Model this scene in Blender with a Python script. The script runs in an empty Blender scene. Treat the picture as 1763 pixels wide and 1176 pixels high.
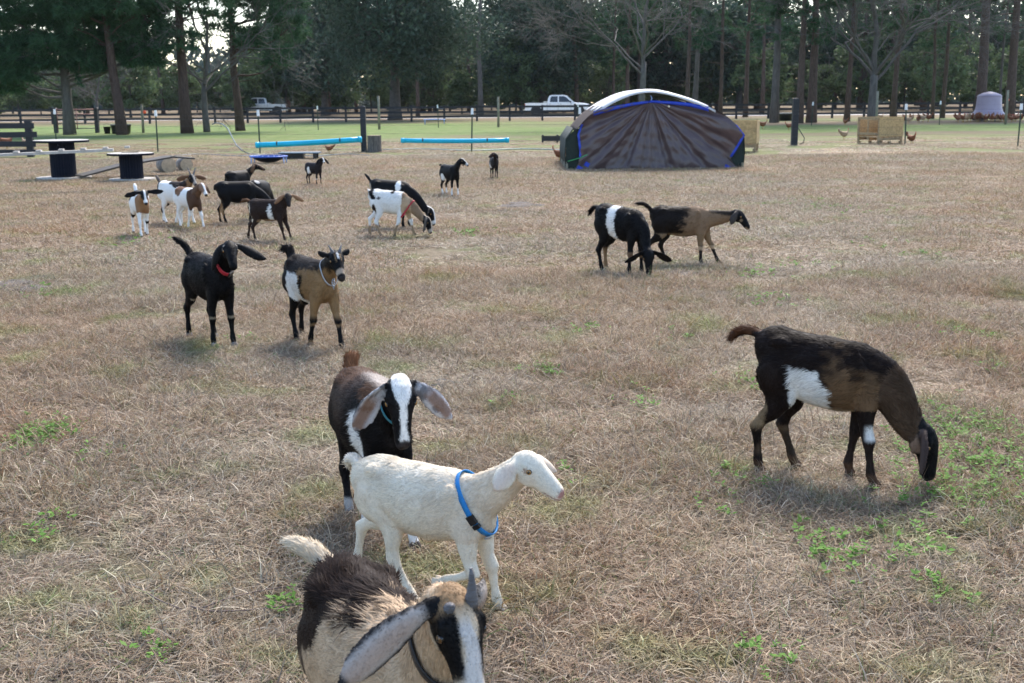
import bpy, math, random
import numpy as np
from mathutils import Vector, Matrix

# ------------------------------------------------------------------ camera, sky, sun, exposure
SC = bpy.context.scene
COL = SC.collection
CAM_H = 1.7
FPX = 2000.0                     # focal length in pixels of the 1763 px wide photograph
PITCH = math.atan((588.0 - 168.0) / FPX)
cd = bpy.data.cameras.new("camera")
cam = bpy.data.objects.new("camera", cd)
COL.objects.link(cam)
cam.location = (0, 0, CAM_H)
ROLL = math.radians(0.45)            # the photograph leans a little: its horizon drops to the left
cam.rotation_euler = (Matrix.Rotation(math.pi / 2 - PITCH, 3, 'X') @ Matrix.Rotation(-ROLL, 3, 'Z')).to_euler()
cd.sensor_width = 36.0
cd.lens = FPX / 1763.0 * 36.0
cd.clip_start = 0.05
cd.clip_end = 3000
cd.dof.use_dof = True
cd.dof.focus_distance = 4.6
cd.dof.aperture_fstop = 9.0
SC.camera = cam

SUN_EL, SUN_AZ = math.radians(47), math.radians(16)     # azimuth clockwise from +Y (ahead of the camera)
world = bpy.data.worlds.new("World")
SC.world = world
world.use_nodes = True
wn = world.node_tree.nodes
bg = wn["Background"]
sky = wn.new("ShaderNodeTexSky")
sky.sky_type = 'NISHITA'
sky.sun_disc = False
sky.sun_elevation = SUN_EL
sky.sun_rotation = SUN_AZ
sky.air_density = 1.0
sky.dust_density = 1.2
sky.ozone_density = 1.5
world.node_tree.links.new(sky.outputs[0], bg.inputs[0])
bg.inputs[1].default_value = 0.15

sl = bpy.data.lights.new("sun", 'SUN')
sl.energy = 2.5
sl.angle = math.radians(20.0)
sl.color = (1.0, 0.92, 0.82)
sun = bpy.data.objects.new("sun", sl)
COL.objects.link(sun)
sdir = Vector((math.sin(SUN_AZ) * math.cos(SUN_EL), math.cos(SUN_AZ) * math.cos(SUN_EL), math.sin(SUN_EL)))
sun.rotation_euler = sdir.to_track_quat('Z', 'Y').to_euler()
sun.location = sdir * 200

SC.view_settings.view_transform = 'Standard'
SC.view_settings.look = 'None'
SC.view_settings.gamma = 1.0
SC.view_settings.exposure = 1.45
SC.view_settings.use_curve_mapping = False

# ------------------------------------------------------------------ helpers
random.seed(5)
RNG = np.random.default_rng(5)
CP, SP = math.cos(PITCH), math.sin(PITCH)


def ray(px, py):
    a, b = (px - 881.5) / FPX, -(py - 588.0) / FPX
    a, b = a * math.cos(ROLL) + b * math.sin(ROLL), b * math.cos(ROLL) - a * math.sin(ROLL)
    return Vector((a, CP + b * SP, -SP + b * CP))


def G(px, py, z=0.0):
    """the point of the plane z that stands at this place of the photograph"""
    d = ray(px, py)
    t = (z - CAM_H) / d.z
    return Vector((d.x * t, d.y * t, z))


def PT(px, py, y):
    d = ray(px, py)
    t = y / d.y
    return Vector((d.x * t, y, CAM_H + d.z * t))


def AT(px, y, z=0.0):
    """ground point in column px at distance y"""
    d = ray(px, 203)
    return Vector((d.x / d.y * y, y, z))


def tag(o, label=None, cat=None, group=None, kind=None):
    if label: o["label"] = label
    if cat: o["category"] = cat
    if group: o["group"] = group
    if kind: o["kind"] = kind
    return o


def thing(name, label, cat, loc=(0, 0, 0), rz=0.0, group=None):
    o = bpy.data.objects.new(name, None)
    o.empty_display_size = 0.1
    COL.objects.link(o)
    o.location = loc
    o.rotation_euler = (0, 0, rz)
    return tag(o, label, cat, group)


def link(name, mesh, parent=None, loc=None, rot=None):
    o = bpy.data.objects.new(name, mesh)
    COL.objects.link(o)
    if parent is not None: o.parent = parent
    if loc is not None: o.location = loc
    if rot is not None: o.rotation_euler = rot
    return o


def copy_tree(o, parent=None):
    c = o.copy()
    COL.objects.link(c)
    if parent is not None: c.parent = parent
    for ch in list(o.children):
        copy_tree(ch, c)
    return c


class MB:
    """collects shapes and makes ONE mesh object"""
    def __init__(s):
        s.v, s.f, s.m, s.n = [], [], [], 0

    def add(s, v, f, mi=0):
        s.v.append(np.asarray(v, float).reshape(-1, 3))
        s.f += [tuple(i + s.n for i in q) for q in f]
        s.m += [mi] * len(f)
        s.n += len(s.v[-1])
        return s

    def box(s, c, d, rz=0.0, ry=0.0, rx=0.0, mi=0, taper=1.0):
        x, y, z = [k / 2 for k in d]
        v = np.array([[i * x * (taper if k > 0 else 1), j * y * (taper if k > 0 else 1), k * z] for k in (-1, 1) for j in (-1, 1) for i in (-1, 1)])
        R = np.array(Matrix.Rotation(rz, 3, 'Z') @ Matrix.Rotation(ry, 3, 'Y') @ Matrix.Rotation(rx, 3, 'X'))
        return s.add(v @ R.T + np.array(c), [(0, 2, 3, 1), (4, 5, 7, 6), (0, 1, 5, 4), (2, 6, 7, 3), (0, 4, 6, 2), (1, 3, 7, 5)], mi)

    def tube(s, pts, rad, n=8, mi=0, cap=True):
        P = np.asarray(pts, float)
        k = len(P)
        R = np.full(k, rad) if np.isscalar(rad) else np.asarray(rad, float)
        T = np.gradient(P, axis=0)
        T /= np.linalg.norm(T, axis=1)[:, None] + 1e-9
        ref = np.array([0, 0, 1.0]) if abs(T[0][2]) < 0.9 else np.array([1.0, 0, 0])
        a = np.linspace(0, 2 * math.pi, n, endpoint=False)
        vs = []
        for i in range(k):
            u = ref - T[i] * ref.dot(T[i])
            u /= np.linalg.norm(u) + 1e-9
            ref = u
            w = np.cross(T[i], u)
            vs.append(P[i] + R[i] * (np.cos(a)[:, None] * u + np.sin(a)[:, None] * w))
        f = [(i * n + j, i * n + (j + 1) % n, (i + 1) * n + (j + 1) % n, (i + 1) * n + j) for i in range(k - 1) for j in range(n)]
        if cap:
            f += [tuple(range(n))[::-1], tuple(range((k - 1) * n, k * n))]
        return s.add(np.concatenate(vs), f, mi)

    def lathe(s, prof, n=20, c=(0, 0, 0), mi=0, ang=2 * math.pi, off=0.0):
        pr = np.asarray(prof, float)
        a = np.linspace(0, 2 * math.pi, n, endpoint=False) + off
        v = np.stack([np.outer(pr[:, 0], np.cos(a)), np.outer(pr[:, 0], np.sin(a)), np.repeat(pr[:, 1][:, None], n, 1)], -1).reshape(-1, 3) + np.array(c)
        k = len(pr)
        f = [(i * n + j, i * n + (j + 1) % n, (i + 1) * n + (j + 1) % n, (i + 1) * n + j) for i in range(k - 1) for j in range(n)]
        return s.add(v, f, mi)

    def mesh(s, name, mats, smooth=False):
        me = bpy.data.meshes.new(name)
        V = np.concatenate(s.v) if s.v else np.zeros((0, 3))
        me.from_pydata(V.tolist(), [], s.f)
        for m in (mats if isinstance(mats, (list, tuple)) else [mats]):
            me.materials.append(m)
        me.polygons.foreach_set("material_index", s.m)
        if smooth: me.shade_smooth()
        me.update()
        return me

    def build(s, name, mats, parent=None, smooth=False, loc=None, rot=None):
        return link(name, s.mesh(name, mats, smooth), parent, loc, rot)


def fast_mesh(name, V, F, mats, mi=None, smooth=False, color=None, cname="tint"):
    """mesh from numpy arrays: F is (n,3) or (n,4)"""
    me = bpy.data.meshes.new(name)
    V = np.ascontiguousarray(V, np.float32); F = np.ascontiguousarray(F, np.int32)
    k = F.shape[1]
    me.vertices.add(len(V)); me.vertices.foreach_set("co", V.ravel())
    me.loops.add(F.size); me.loops.foreach_set("vertex_index", F.ravel())
    me.polygons.add(len(F)); me.polygons.foreach_set("loop_start", np.arange(0, F.size, k, dtype=np.int32))
    for m in (mats if isinstance(mats, (list, tuple)) else [mats]):
        me.materials.append(m)
    if mi is not None: me.polygons.foreach_set("material_index", np.asarray(mi, np.int32))
    me.polygons.foreach_set("use_smooth", np.full(len(F), smooth, bool))
    if color is not None:
        at = me.color_attributes.new(cname, 'FLOAT_COLOR', 'POINT')
        c4 = np.ones((len(V), 4), np.float32); c4[:, :3] = color
        at.data.foreach_set("color", c4.ravel())
    me.update(calc_edges=True)
    return me


# ------------------------------------------------------------------ materials
def newmat(name):
    m = bpy.data.materials.new(name)
    m.use_nodes = True
    nt = m.node_tree
    return m, nt, nt.nodes["Principled BSDF"]


def noise_node(nt, scale, detail=4, vec=None, rough=0.6):
    n = nt.nodes.new("ShaderNodeTexNoise")
    n.inputs["Scale"].default_value = scale
    n.inputs["Detail"].default_value = detail
    n.inputs["Roughness"].default_value = rough
    if vec is not None: nt.links.new(vec, n.inputs["Vector"])
    return n


def mixc(nt, fac, a, b, mode='MIX'):
    m = nt.nodes.new("ShaderNodeMix")
    m.data_type = 'RGBA'; m.blend_type = mode
    for s, v in ((m.inputs[0], fac), (m.inputs[6], a), (m.inputs[7], b)):
        if hasattr(v, "links"): nt.links.new(v, s)
        elif isinstance(v, (int, float)): s.default_value = v
        else: s.default_value = (*v[:3], 1)
    return m.outputs[2]


def ramp(nt, fac, stops):
    r = nt.nodes.new("ShaderNodeValToRGB")
    e = r.color_ramp.elements
    while len(e) < len(stops): e.new(0.5)
    for el, (p, c) in zip(e, stops):
        el.position = p
        el.color = (*c, 1) if not isinstance(c, (int, float)) else (c, c, c, 1)
    nt.links.new(fac, r.inputs[0])
    return r.outputs[0]


def mat(name, col, rough=0.7, var=0.25, scale=6.0, bump=0.0, bscale=30.0, metal=0.0, stretch=None, spec=0.4, col2=None):
    m, nt, b = newmat(name)
    tc = nt.nodes.new("ShaderNodeTexCoord")
    vec = tc.outputs["Object"]
    if stretch:
        mp = nt.nodes.new("ShaderNodeMapping"); mp.inputs["Scale"].default_value = stretch
        nt.links.new(vec, mp.inputs[0]); vec = mp.outputs[0]
    n = noise_node(nt, scale, 5, vec)
    c2 = col2 if col2 else tuple(max(0, c * (1 - var)) for c in col)
    c1 = tuple(min(1, c * (1 + var * 0.6)) for c in col)
    nt.links.new(ramp(nt, n.outputs[0], [(0.3, c2), (0.7, c1)]), b.inputs["Base Color"])
    b.inputs["Roughness"].default_value = rough
    b.inputs["Metallic"].default_value = metal
    b.inputs["Specular IOR Level"].default_value = spec
    if bump:
        n2 = noise_node(nt, bscale, 5, vec)
        bp = nt.nodes.new("ShaderNodeBump"); bp.inputs["Strength"].default_value = bump; bp.inputs["Distance"].default_value = 0.02
        nt.links.new(n2.outputs[0], bp.inputs["Height"]); nt.links.new(bp.outputs[0], b.inputs["Normal"])
    return m


def leaf_mat(name, col, var=0.35, trans=0.35, attr=None, spec=0.08):
    """thin leaves: diffuse, some light through them, a little sheen"""
    m, nt, b = newmat(name)
    if attr:
        a = nt.nodes.new("ShaderNodeAttribute"); a.attribute_name = attr
        c = a.outputs["Color"]
    else:
        oi = nt.nodes.new("ShaderNodeObjectInfo")
        g = nt.nodes.new("ShaderNodeNewGeometry")
        n = noise_node(nt, 0.8, 3, g.outputs["Position"])
        ad = nt.nodes.new("ShaderNodeMath"); ad.operation = 'MULTIPLY_ADD'
        nt.links.new(g.outputs["Random Per Island"], ad.inputs[0]); ad.inputs[1].default_value = 0.6
        nt.links.new(n.outputs[0], ad.inputs[2])
        c = ramp(nt, ad.outputs[0], [(0.35, tuple(x * (1 - var) for x in col)), (1.0, tuple(x * (1 + var) for x in col))])
    nt.links.new(c, b.inputs["Base Color"])
    b.inputs["Roughness"].default_value = 0.55
    b.inputs["Specular IOR Level"].default_value = spec
    t = nt.nodes.new("ShaderNodeBsdfTranslucent")
    nt.links.new(c, t.inputs[0])
    mx = nt.nodes.new("ShaderNodeMixShader"); mx.inputs[0].default_value = trans
    nt.links.new(b.outputs[0], mx.inputs[1]); nt.links.new(t.outputs[0], mx.inputs[2])
    nt.links.new(mx.outputs[0], nt.nodes["Material Output"].inputs[0])
    return m


def field_variation(nt, pos, base):
    """patches of the dry field: reddish, grey and greenish areas in world space"""
    n1 = noise_node(nt, 0.42, 4, pos); n2 = noise_node(nt, 0.9, 4, pos); n3 = noise_node(nt, 1.7, 5, pos); n4 = noise_node(nt, 0.16, 3, pos)
    c = mixc(nt, ramp(nt, n1.outputs[0], [(0.46, 0.0), (0.66, 0.75)]), base, mixc(nt, 1.0, base, (1.04, 0.88, 0.78), 'MULTIPLY'))
    c = mixc(nt, ramp(nt, n2.outputs[0], [(0.50, 0.0), (0.70, 0.7)]), c, mixc(nt, 1.0, c, (0.80, 0.82, 0.86), 'MULTIPLY'))
    c = mixc(nt, ramp(nt, n3.outputs[0], [(0.53, 0.0), (0.68, 0.7)]), c, mixc(nt, 1.0, c, (0.62, 0.95, 0.42), 'MULTIPLY'))
    c = mixc(nt, ramp(nt, n4.outputs[0], [(0.42, 0.0), (0.62, 1.0)]), c, mixc(nt, 1.0, c, (1.10, 1.02, 0.94), 'MULTIPLY'))
    return c


def make_ground_mat():
    m, nt, b = newmat("ground_soil_and_turf")
    g = nt.nodes.new("ShaderNodeNewGeometry")
    pos = g.outputs["Position"]
    sp = nt.nodes.new("ShaderNodeSeparateXYZ"); nt.links.new(pos, sp.inputs[0])
    nf = noise_node(nt, 9.0, 8, pos, 0.75)
    # stretched noise: matted straw lying in strands
    mp = nt.nodes.new("ShaderNodeMapping"); mp.inputs["Scale"].default_value = (3.0, 1.2, 1.0); nt.links.new(pos, mp.inputs[0])
    ns = noise_node(nt, 2.2, 8, mp.outputs[0], 0.8)
    base = ramp(nt, nf.outputs[0], [(0.30, (0.095, 0.074, 0.047)), (0.52, (0.20, 0.160, 0.105)), (0.72, (0.33, 0.275, 0.19))])
    base = mixc(nt, ramp(nt, ns.outputs[0], [(0.42, 0.0), (0.62, 0.5)]), base, (0.15, 0.12, 0.082))
    dry = field_variation(nt, pos, base)
    grn_n = noise_node(nt, 1.3, 6, pos, 0.7)
    green = ramp(nt, grn_n.outputs[0], [(0.32, (0.055, 0.10, 0.022)), (0.50, (0.105, 0.19, 0.035)), (0.68, (0.21, 0.21, 0.09))])
    # bands of turf by distance, their edges broken up
    nb = noise_node(nt, 0.16, 5, pos)
    wob = nt.nodes.new("ShaderNodeMath"); wob.operation = 'MULTIPLY_ADD'
    nt.links.new(nb.outputs[0], wob.inputs[0]); wob.inputs[1].default_value = 30.0; nt.links.new(sp.outputs["Y"], wob.inputs[2])
    mr = nt.nodes.new("ShaderNodeMapRange"); mr.inputs[1].default_value = 31.0; mr.inputs[2].default_value = 131.0
    nt.links.new(wob.outputs[0], mr.inputs[0])
    band = ramp(nt, mr.outputs[0], [(0.14, 0.0), (0.20, 0.42), (0.265, 0.42), (0.31, 0.2), (0.37, 0.75), (0.60, 0.85), (0.74, 0.3)])
    c = mixc(nt, band, dry, green)
    # brown pine litter under the trees along the far side
    lit = noise_node(nt, 0.35, 4, pos)
    lm = nt.nodes.new("ShaderNodeMapRange"); lm.inputs[1].default_value = 96.0; lm.inputs[2].default_value = 112.0
    nt.links.new(wob.outputs[0], lm.inputs[0])
    lf = nt.nodes.new("ShaderNodeMath"); lf.operation = 'MULTIPLY'; lf.use_clamp = True
    nt.links.new(lm.outputs[0], lf.inputs[0]); nt.links.new(ramp(nt, lit.outputs[0], [(0.4, 0.35), (0.55, 1.0)]), lf.inputs[1])
    c = mixc(nt, lf.outputs[0], c, (0.17, 0.115, 0.075))
    # strip of bare litter where the hens feed, on the right
    w2 = nt.nodes.new("ShaderNodeMath"); w2.operation = 'MULTIPLY_ADD'
    nt.links.new(nb.outputs[0], w2.inputs[0]); w2.inputs[1].default_value = 12.0; nt.links.new(sp.outputs["Y"], w2.inputs[2])
    m2 = nt.nodes.new("ShaderNodeMapRange"); m2.inputs[1].default_value = 56.0; m2.inputs[2].default_value = 106.0; nt.links.new(w2.outputs[0], m2.inputs[0])
    mx_ = nt.nodes.new("ShaderNodeMapRange"); mx_.inputs[1].default_value = -4.0; mx_.inputs[2].default_value = 12.0; nt.links.new(sp.outputs["X"], mx_.inputs[0])
    f2 = nt.nodes.new("ShaderNodeMath"); f2.operation = 'MULTIPLY'
    nt.links.new(ramp(nt, m2.outputs[0], [(0.0, 0.0), (0.03, 0.75), (0.08, 0.75), (0.12, 0.0), (0.34, 0.0), (0.40, 0.9), (0.55, 0.9), (0.62, 0.0)]), f2.inputs[0]); nt.links.new(mx_.outputs[0], f2.inputs[1])
    c = mixc(nt, f2.outputs[0], c, (0.14, 0.098, 0.068))
    nt.links.new(c, b.inputs["Base Color"])
    b.inputs["Roughness"].default_value = 0.9
    b.inputs["Specular IOR Level"].default_value = 0.15
    bp = nt.nodes.new("ShaderNodeBump"); bp.inputs["Strength"].default_value = 0.9; bp.inputs["Distance"].default_value = 0.05
    nt.links.new(nf.outputs[0], bp.inputs["Height"]); nt.links.new(bp.outputs[0], b.inputs["Normal"])
    return m


def make_grass_mat(name="dry_grass", trans=0.25):
    m, nt, b = newmat(name)
    g = nt.nodes.new("ShaderNodeNewGeometry")
    a = nt.nodes.new("ShaderNodeAttribute"); a.attribute_name = "tint"
    c = field_variation(nt, g.outputs["Position"], a.outputs["Color"])
    nt.links.new(c, b.inputs["Base Color"])
    b.inputs["Roughness"].default_value = 0.6
    b.inputs["Specular IOR Level"].default_value = 0.35
    t = nt.nodes.new("ShaderNodeBsdfTranslucent"); nt.links.new(c, t.inputs[0])
    mx = nt.nodes.new("ShaderNodeMixShader"); mx.inputs[0].default_value = trans
    nt.links.new(b.outputs[0], mx.inputs[1]); nt.links.new(t.outputs[0], mx.inputs[2])
    nt.links.new(mx.outputs[0], nt.nodes["Material Output"].inputs[0])
    return m


def make_coat_mat():
    m, nt, b = newmat("goat_coat")
    a = nt.nodes.new("ShaderNodeAttribute"); a.attribute_name = "coat"
    tc = nt.nodes.new("ShaderNodeTexCoord")
    mp = nt.nodes.new("ShaderNodeMapping"); mp.inputs["Scale"].default_value = (25, 90, 60); nt.links.new(tc.outputs["Object"], mp.inputs[0])
    n = noise_node(nt, 2.0, 5, mp.outputs[0], 0.7)
    c = mixc(nt, 1.0, a.outputs["Color"], ramp(nt, n.outputs[0], [(0.3, 0.88), (0.7, 1.07)]), 'MULTIPLY')
    nt.links.new(c, b.inputs["Base Color"])
    b.inputs["Roughness"].default_value = 0.6
    b.inputs["Specular IOR Level"].default_value = 0.12
    bp = nt.nodes.new("ShaderNodeBump"); bp.inputs["Strength"].default_value = 0.15; bp.inputs["Distance"].default_value = 0.004
    nt.links.new(n.outputs[0], bp.inputs["Height"]); nt.links.new(bp.outputs[0], b.inputs["Normal"])
    return m


def make_fur_mat():
    m, nt, b = newmat("goat_fur")
    a = nt.nodes.new("ShaderNodeAttribute"); a.attribute_name = "coat"
    nt.links.new(a.outputs["Color"], b.inputs["Base Color"])
    b.inputs["Roughness"].default_value = 0.6
    b.inputs["Specular IOR Level"].default_value = 0.07
    t = nt.nodes.new("ShaderNodeBsdfTranslucent"); nt.links.new(a.outputs["Color"], t.inputs[0])
    mx = nt.nodes.new("ShaderNodeMixShader"); mx.inputs[0].default_value = 0.2
    nt.links.new(b.outputs[0], mx.inputs[1]); nt.links.new(t.outputs[0], mx.inputs[2])
    nt.links.new(mx.outputs[0], nt.nodes["Material Output"].inputs[0])
    return m


M_GROUND = make_ground_mat()
M_GRASS = make_grass_mat()
M_COAT = make_coat_mat()
M_FUR = make_fur_mat()
M_BARK = mat("pine_bark", (0.095, 0.066, 0.052), 0.9, 0.5, 5, 0.8, 14, stretch=(3, 3, 0.7))
M_BARKRED = mat("reddish_pine_bark", (0.078, 0.050, 0.040), 0.9, 0.5, 5, 0.8, 14, stretch=(3, 3, 0.7))
M_BARKGREY = mat("grey_bark", (0.105, 0.095, 0.086), 0.85, 0.4, 4, 0.6, 16, stretch=(2, 2, 0.6))
M_OAKBARK = mat("oak_bark", (0.085, 0.075, 0.066), 0.9, 0.4, 5, 0.8, 14)
M_NEEDLE = leaf_mat("pine_needles", (0.046, 0.092, 0.048), 0.45, 0.3)
M_OAKLEAF = leaf_mat("oak_leaves", (0.048, 0.074, 0.052), 0.45, 0.25)
M_EVERLEAF = leaf_mat("evergreen_leaves", (0.080, 0.115, 0.055), 0.55, 0.35)
M_FARLEAF = leaf_mat("far_wood_leaves", (0.06, 0.082, 0.07), 0.4, 0.3)
M_BLACKWOOD = mat("black_painted_boards", (0.018, 0.019, 0.024), 0.6, 0.35, 8, 0.3, 25, stretch=(0.4, 4, 4))
M_NAVY = mat("dark_navy_drum", (0.010, 0.012, 0.020), 0.85, 0.35, 8, 0.3, 25, spec=0.1)
M_GREYWOOD = mat("weathered_wood", (0.46, 0.43, 0.39), 0.85, 0.35, 9, 0.4, 40, stretch=(1, 5, 5))
M_DARKWOOD = mat("dark_wet_plank", (0.05, 0.043, 0.036), 0.75, 0.4, 9, 0.4, 30)
M_OSB = mat("oriented_strand_board", (0.50, 0.33, 0.15), 0.75, 0.35, 14, 0.3, 40)
M_PALLET = mat("pallet_wood", (0.36, 0.25, 0.14), 0.8, 0.35, 9, 0.3, 40)
M_POSTWOOD = mat("pale_treated_post", (0.24, 0.22, 0.16), 0.85, 0.3, 9, 0.3, 40)
M_TPOST = mat("green_steel", (0.03, 0.05, 0.035), 0.5, 0.3, 20, metal=0.3)
M_WHITEPLASTIC = mat("white_plastic", (0.8, 0.8, 0.8), 0.45, 0.06)
M_WIRE = mat("galvanised_wire", (0.10, 0.10, 0.10), 0.8, 0.2, spec=0.1)
M_TURQ = mat("turquoise_pipe", (0.0, 0.42, 0.60), 0.3, 0.12, 3)
M_BLUEFRAME = mat("blue_enamel", (0.03, 0.10, 0.42), 0.35, 0.15)
M_BLUEPALE = mat("pale_blue_steel", (0.30, 0.42, 0.70), 0.35, 0.15)
M_BLACKMESH = mat("black_fabric_mat", (0.012, 0.012, 0.014), 0.6, 0.3)
M_BLACKPLASTIC = mat("black_plastic", (0.014, 0.014, 0.016), 0.4, 0.3)
M_STUMP = mat("stump_bark", (0.15, 0.125, 0.105), 0.9, 0.55, 8, 0.9, 20, stretch=(3, 3, 0.5))
M_CUTWOOD = mat("cut_wood_end", (0.50, 0.38, 0.25), 0.85, 0.3, 12)
M_LOGGREY = mat("grey_log_bark", (0.24, 0.21, 0.18), 0.9, 0.5, 10, 0.8, 25)
M_PINKSTEEL = mat("rusty_pink_gate_tube", (0.36, 0.17, 0.16), 0.5, 0.3, metal=0.2)
M_ORANGE = mat("orange_plastic", (0.80, 0.10, 0.03), 0.45, 0.1)
M_BELL = mat("mauve_grey_plastic", (0.36, 0.30, 0.37), 0.45, 0.12, 2)
M_HOSE = mat("grey_blue_hose", (0.10, 0.14, 0.17), 0.45, 0.2)
M_PALEHOSE = mat("pale_green_hose", (0.34, 0.40, 0.35), 0.5, 0.2)
M_TRUCK = mat("white_car_paint", (0.90, 0.90, 0.90), 0.18, 0.03, 2, spec=0.6)
M_GLASS = mat("dark_car_glass", (0.02, 0.025, 0.03), 0.06, 0.1, spec=0.8)
M_TYRE = mat("tyre_rubber", (0.02, 0.02, 0.022), 0.8, 0.3)
M_RIM = mat("alloy_rim", (0.45, 0.45, 0.46), 0.3, 0.1, metal=0.8)
M_CHROME = mat("chrome", (0.6, 0.6, 0.62), 0.15, 0.05, metal=0.9)
M_LAMP = mat("headlight_lens", (0.55, 0.57, 0.6), 0.1, 0.1, spec=0.8)
M_REDLENS = mat("red_tail_lens", (0.35, 0.02, 0.02), 0.2, 0.1)
M_HOOF = mat("dark_horn", (0.06, 0.055, 0.05), 0.5, 0.4, 20, 0.3, 60)
M_HORN = mat("grey_horn", (0.13, 0.125, 0.13), 0.5, 0.45, 30, 0.5, 60, stretch=(1, 1, 4))
M_EYE = mat("amber_iris", (0.32, 0.17, 0.05), 0.12, 0.3, 200, spec=0.6)
M_EYEDARK = mat("dark_amber_iris", (0.12, 0.055, 0.018), 0.12, 0.3, 200, spec=0.6)
M_PUPIL = mat("black_pupil", (0.006, 0.006, 0.007), 0.08, 0.1, spec=0.6)
M_COLBLUE = mat("bright_blue_webbing", (0.01, 0.20, 0.52), 0.6, 0.2, 60, 0.2, 200)
M_COLRED = mat("red_webbing", (0.42, 0.02, 0.035), 0.6, 0.2, 60)
M_COLTEAL = mat("teal_cord", (0.03, 0.20, 0.27), 0.5, 0.2, 60)
M_COLBLACK = mat("black_leather_strap", (0.012, 0.012, 0.014), 0.5, 0.2, 60)
M_STEEL = mat("bright_steel_chain", (0.5, 0.52, 0.55), 0.3, 0.3, 90, metal=0.8)
M_HEN = mat("russet_feathers", (0.22, 0.075, 0.03), 0.75, 0.5, 18, 0.5, 45)
M_HENPALE = mat("buff_feathers", (0.42, 0.28, 0.17), 0.75, 0.5, 18, 0.5, 45)
M_COMB = mat("red_comb", (0.5, 0.03, 0.03), 0.5, 0.2)
M_HENLEG = mat("yellow_hen_leg", (0.42, 0.27, 0.07), 0.6, 0.2)
M_DUNG = mat("dark_clod", (0.02, 0.019, 0.02), 0.7, 0.5, 14, 0.5, 30)
M_MOUND = mat("grey_dry_soil", (0.13, 0.11, 0.095), 0.95, 0.4, 14, 0.8, 40)
M_ROAD = mat("pale_sandy_road", (0.40, 0.37, 0.33), 0.95, 0.2, 0.7)
M_TWIG = mat("dry_twig", (0.20, 0.145, 0.12), 0.8, 0.3, 30)
M_SHEDWHITE = mat("white_siding", (0.6, 0.6, 0.6), 0.7, 0.1)

# ------------------------------------------------------------------ ground, road
gm = MB().add([(-300, -30, 0), (300, -30, 0), (300, 290, 0), (-300, 290, 0)], [(0, 1, 2, 3)])
ground = tag(gm.build("ground", M_GROUND), kind="structure")
n = 60
xs = np.linspace(-295, 295, n)
rv = np.concatenate([np.stack([xs, 101.5 + 0.5 * np.sin(xs * 0.11), np.full(n, 0.004)], 1), np.stack([xs, 111 + 0.7 * np.sin(xs * 0.07 + 1), np.full(n, 0.004)], 1)])
road = tag(MB().add(rv, [(i, i + 1, n + i + 1, n + i) for i in range(n - 1)]).build("road", M_ROAD), kind="structure")

# ------------------------------------------------------------------ trees
def tri_needles(P, D, L, w, k, rng, spread=0.8):
    """k needle triangles per tuft at points P along directions D"""
    n = len(P)
    P = np.repeat(P, k, 0); D = np.repeat(D, k, 0)
    d = D + rng.normal(0, spread, (n * k, 3)); d /= np.linalg.norm(d, axis=1)[:, None] + 1e-9
    s = np.cross(d, rng.normal(0, 1, (n * k, 3))); s /= np.linalg.norm(s, axis=1)[:, None] + 1e-9
    l = L * rng.uniform(0.6, 1.25, (n * k, 1))
    V = np.stack([P - s * w / 2, P + s * w / 2, P + d * l], 1).reshape(-1, 3)
    return V, np.arange(n * k * 3).reshape(-1, 3)


def leaf_quads(P, size, rng, flat=0.0):
    n = len(P)
    a = rng.normal(0, 1, (n, 3)); a[:, 2] *= (1 - flat); a /= np.linalg.norm(a, axis=1)[:, None] + 1e-9
    b = np.cross(a, rng.normal(0, 1, (n, 3))); b /= np.linalg.norm(b, axis=1)[:, None] + 1e-9
    s = size * rng.uniform(0.6, 1.4, (n, 1))
    V = np.stack([P - a * s, P + b * s * 0.45, P + a * s, P - b * s * 0.45], 1).reshape(-1, 3)
    return V, np.arange(n * 4).reshape(-1, 4)


def wiggle(p0, p1, k, amp, rng):
    t = np.linspace(0, 1, k)[:, None]
    P = np.asarray(p0) * (1 - t) + np.asarray(p1) * t
    return P + np.cumsum(rng.normal(0, amp, (k, 3)), 0) * np.sin(t * math.pi * 0.5)


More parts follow.
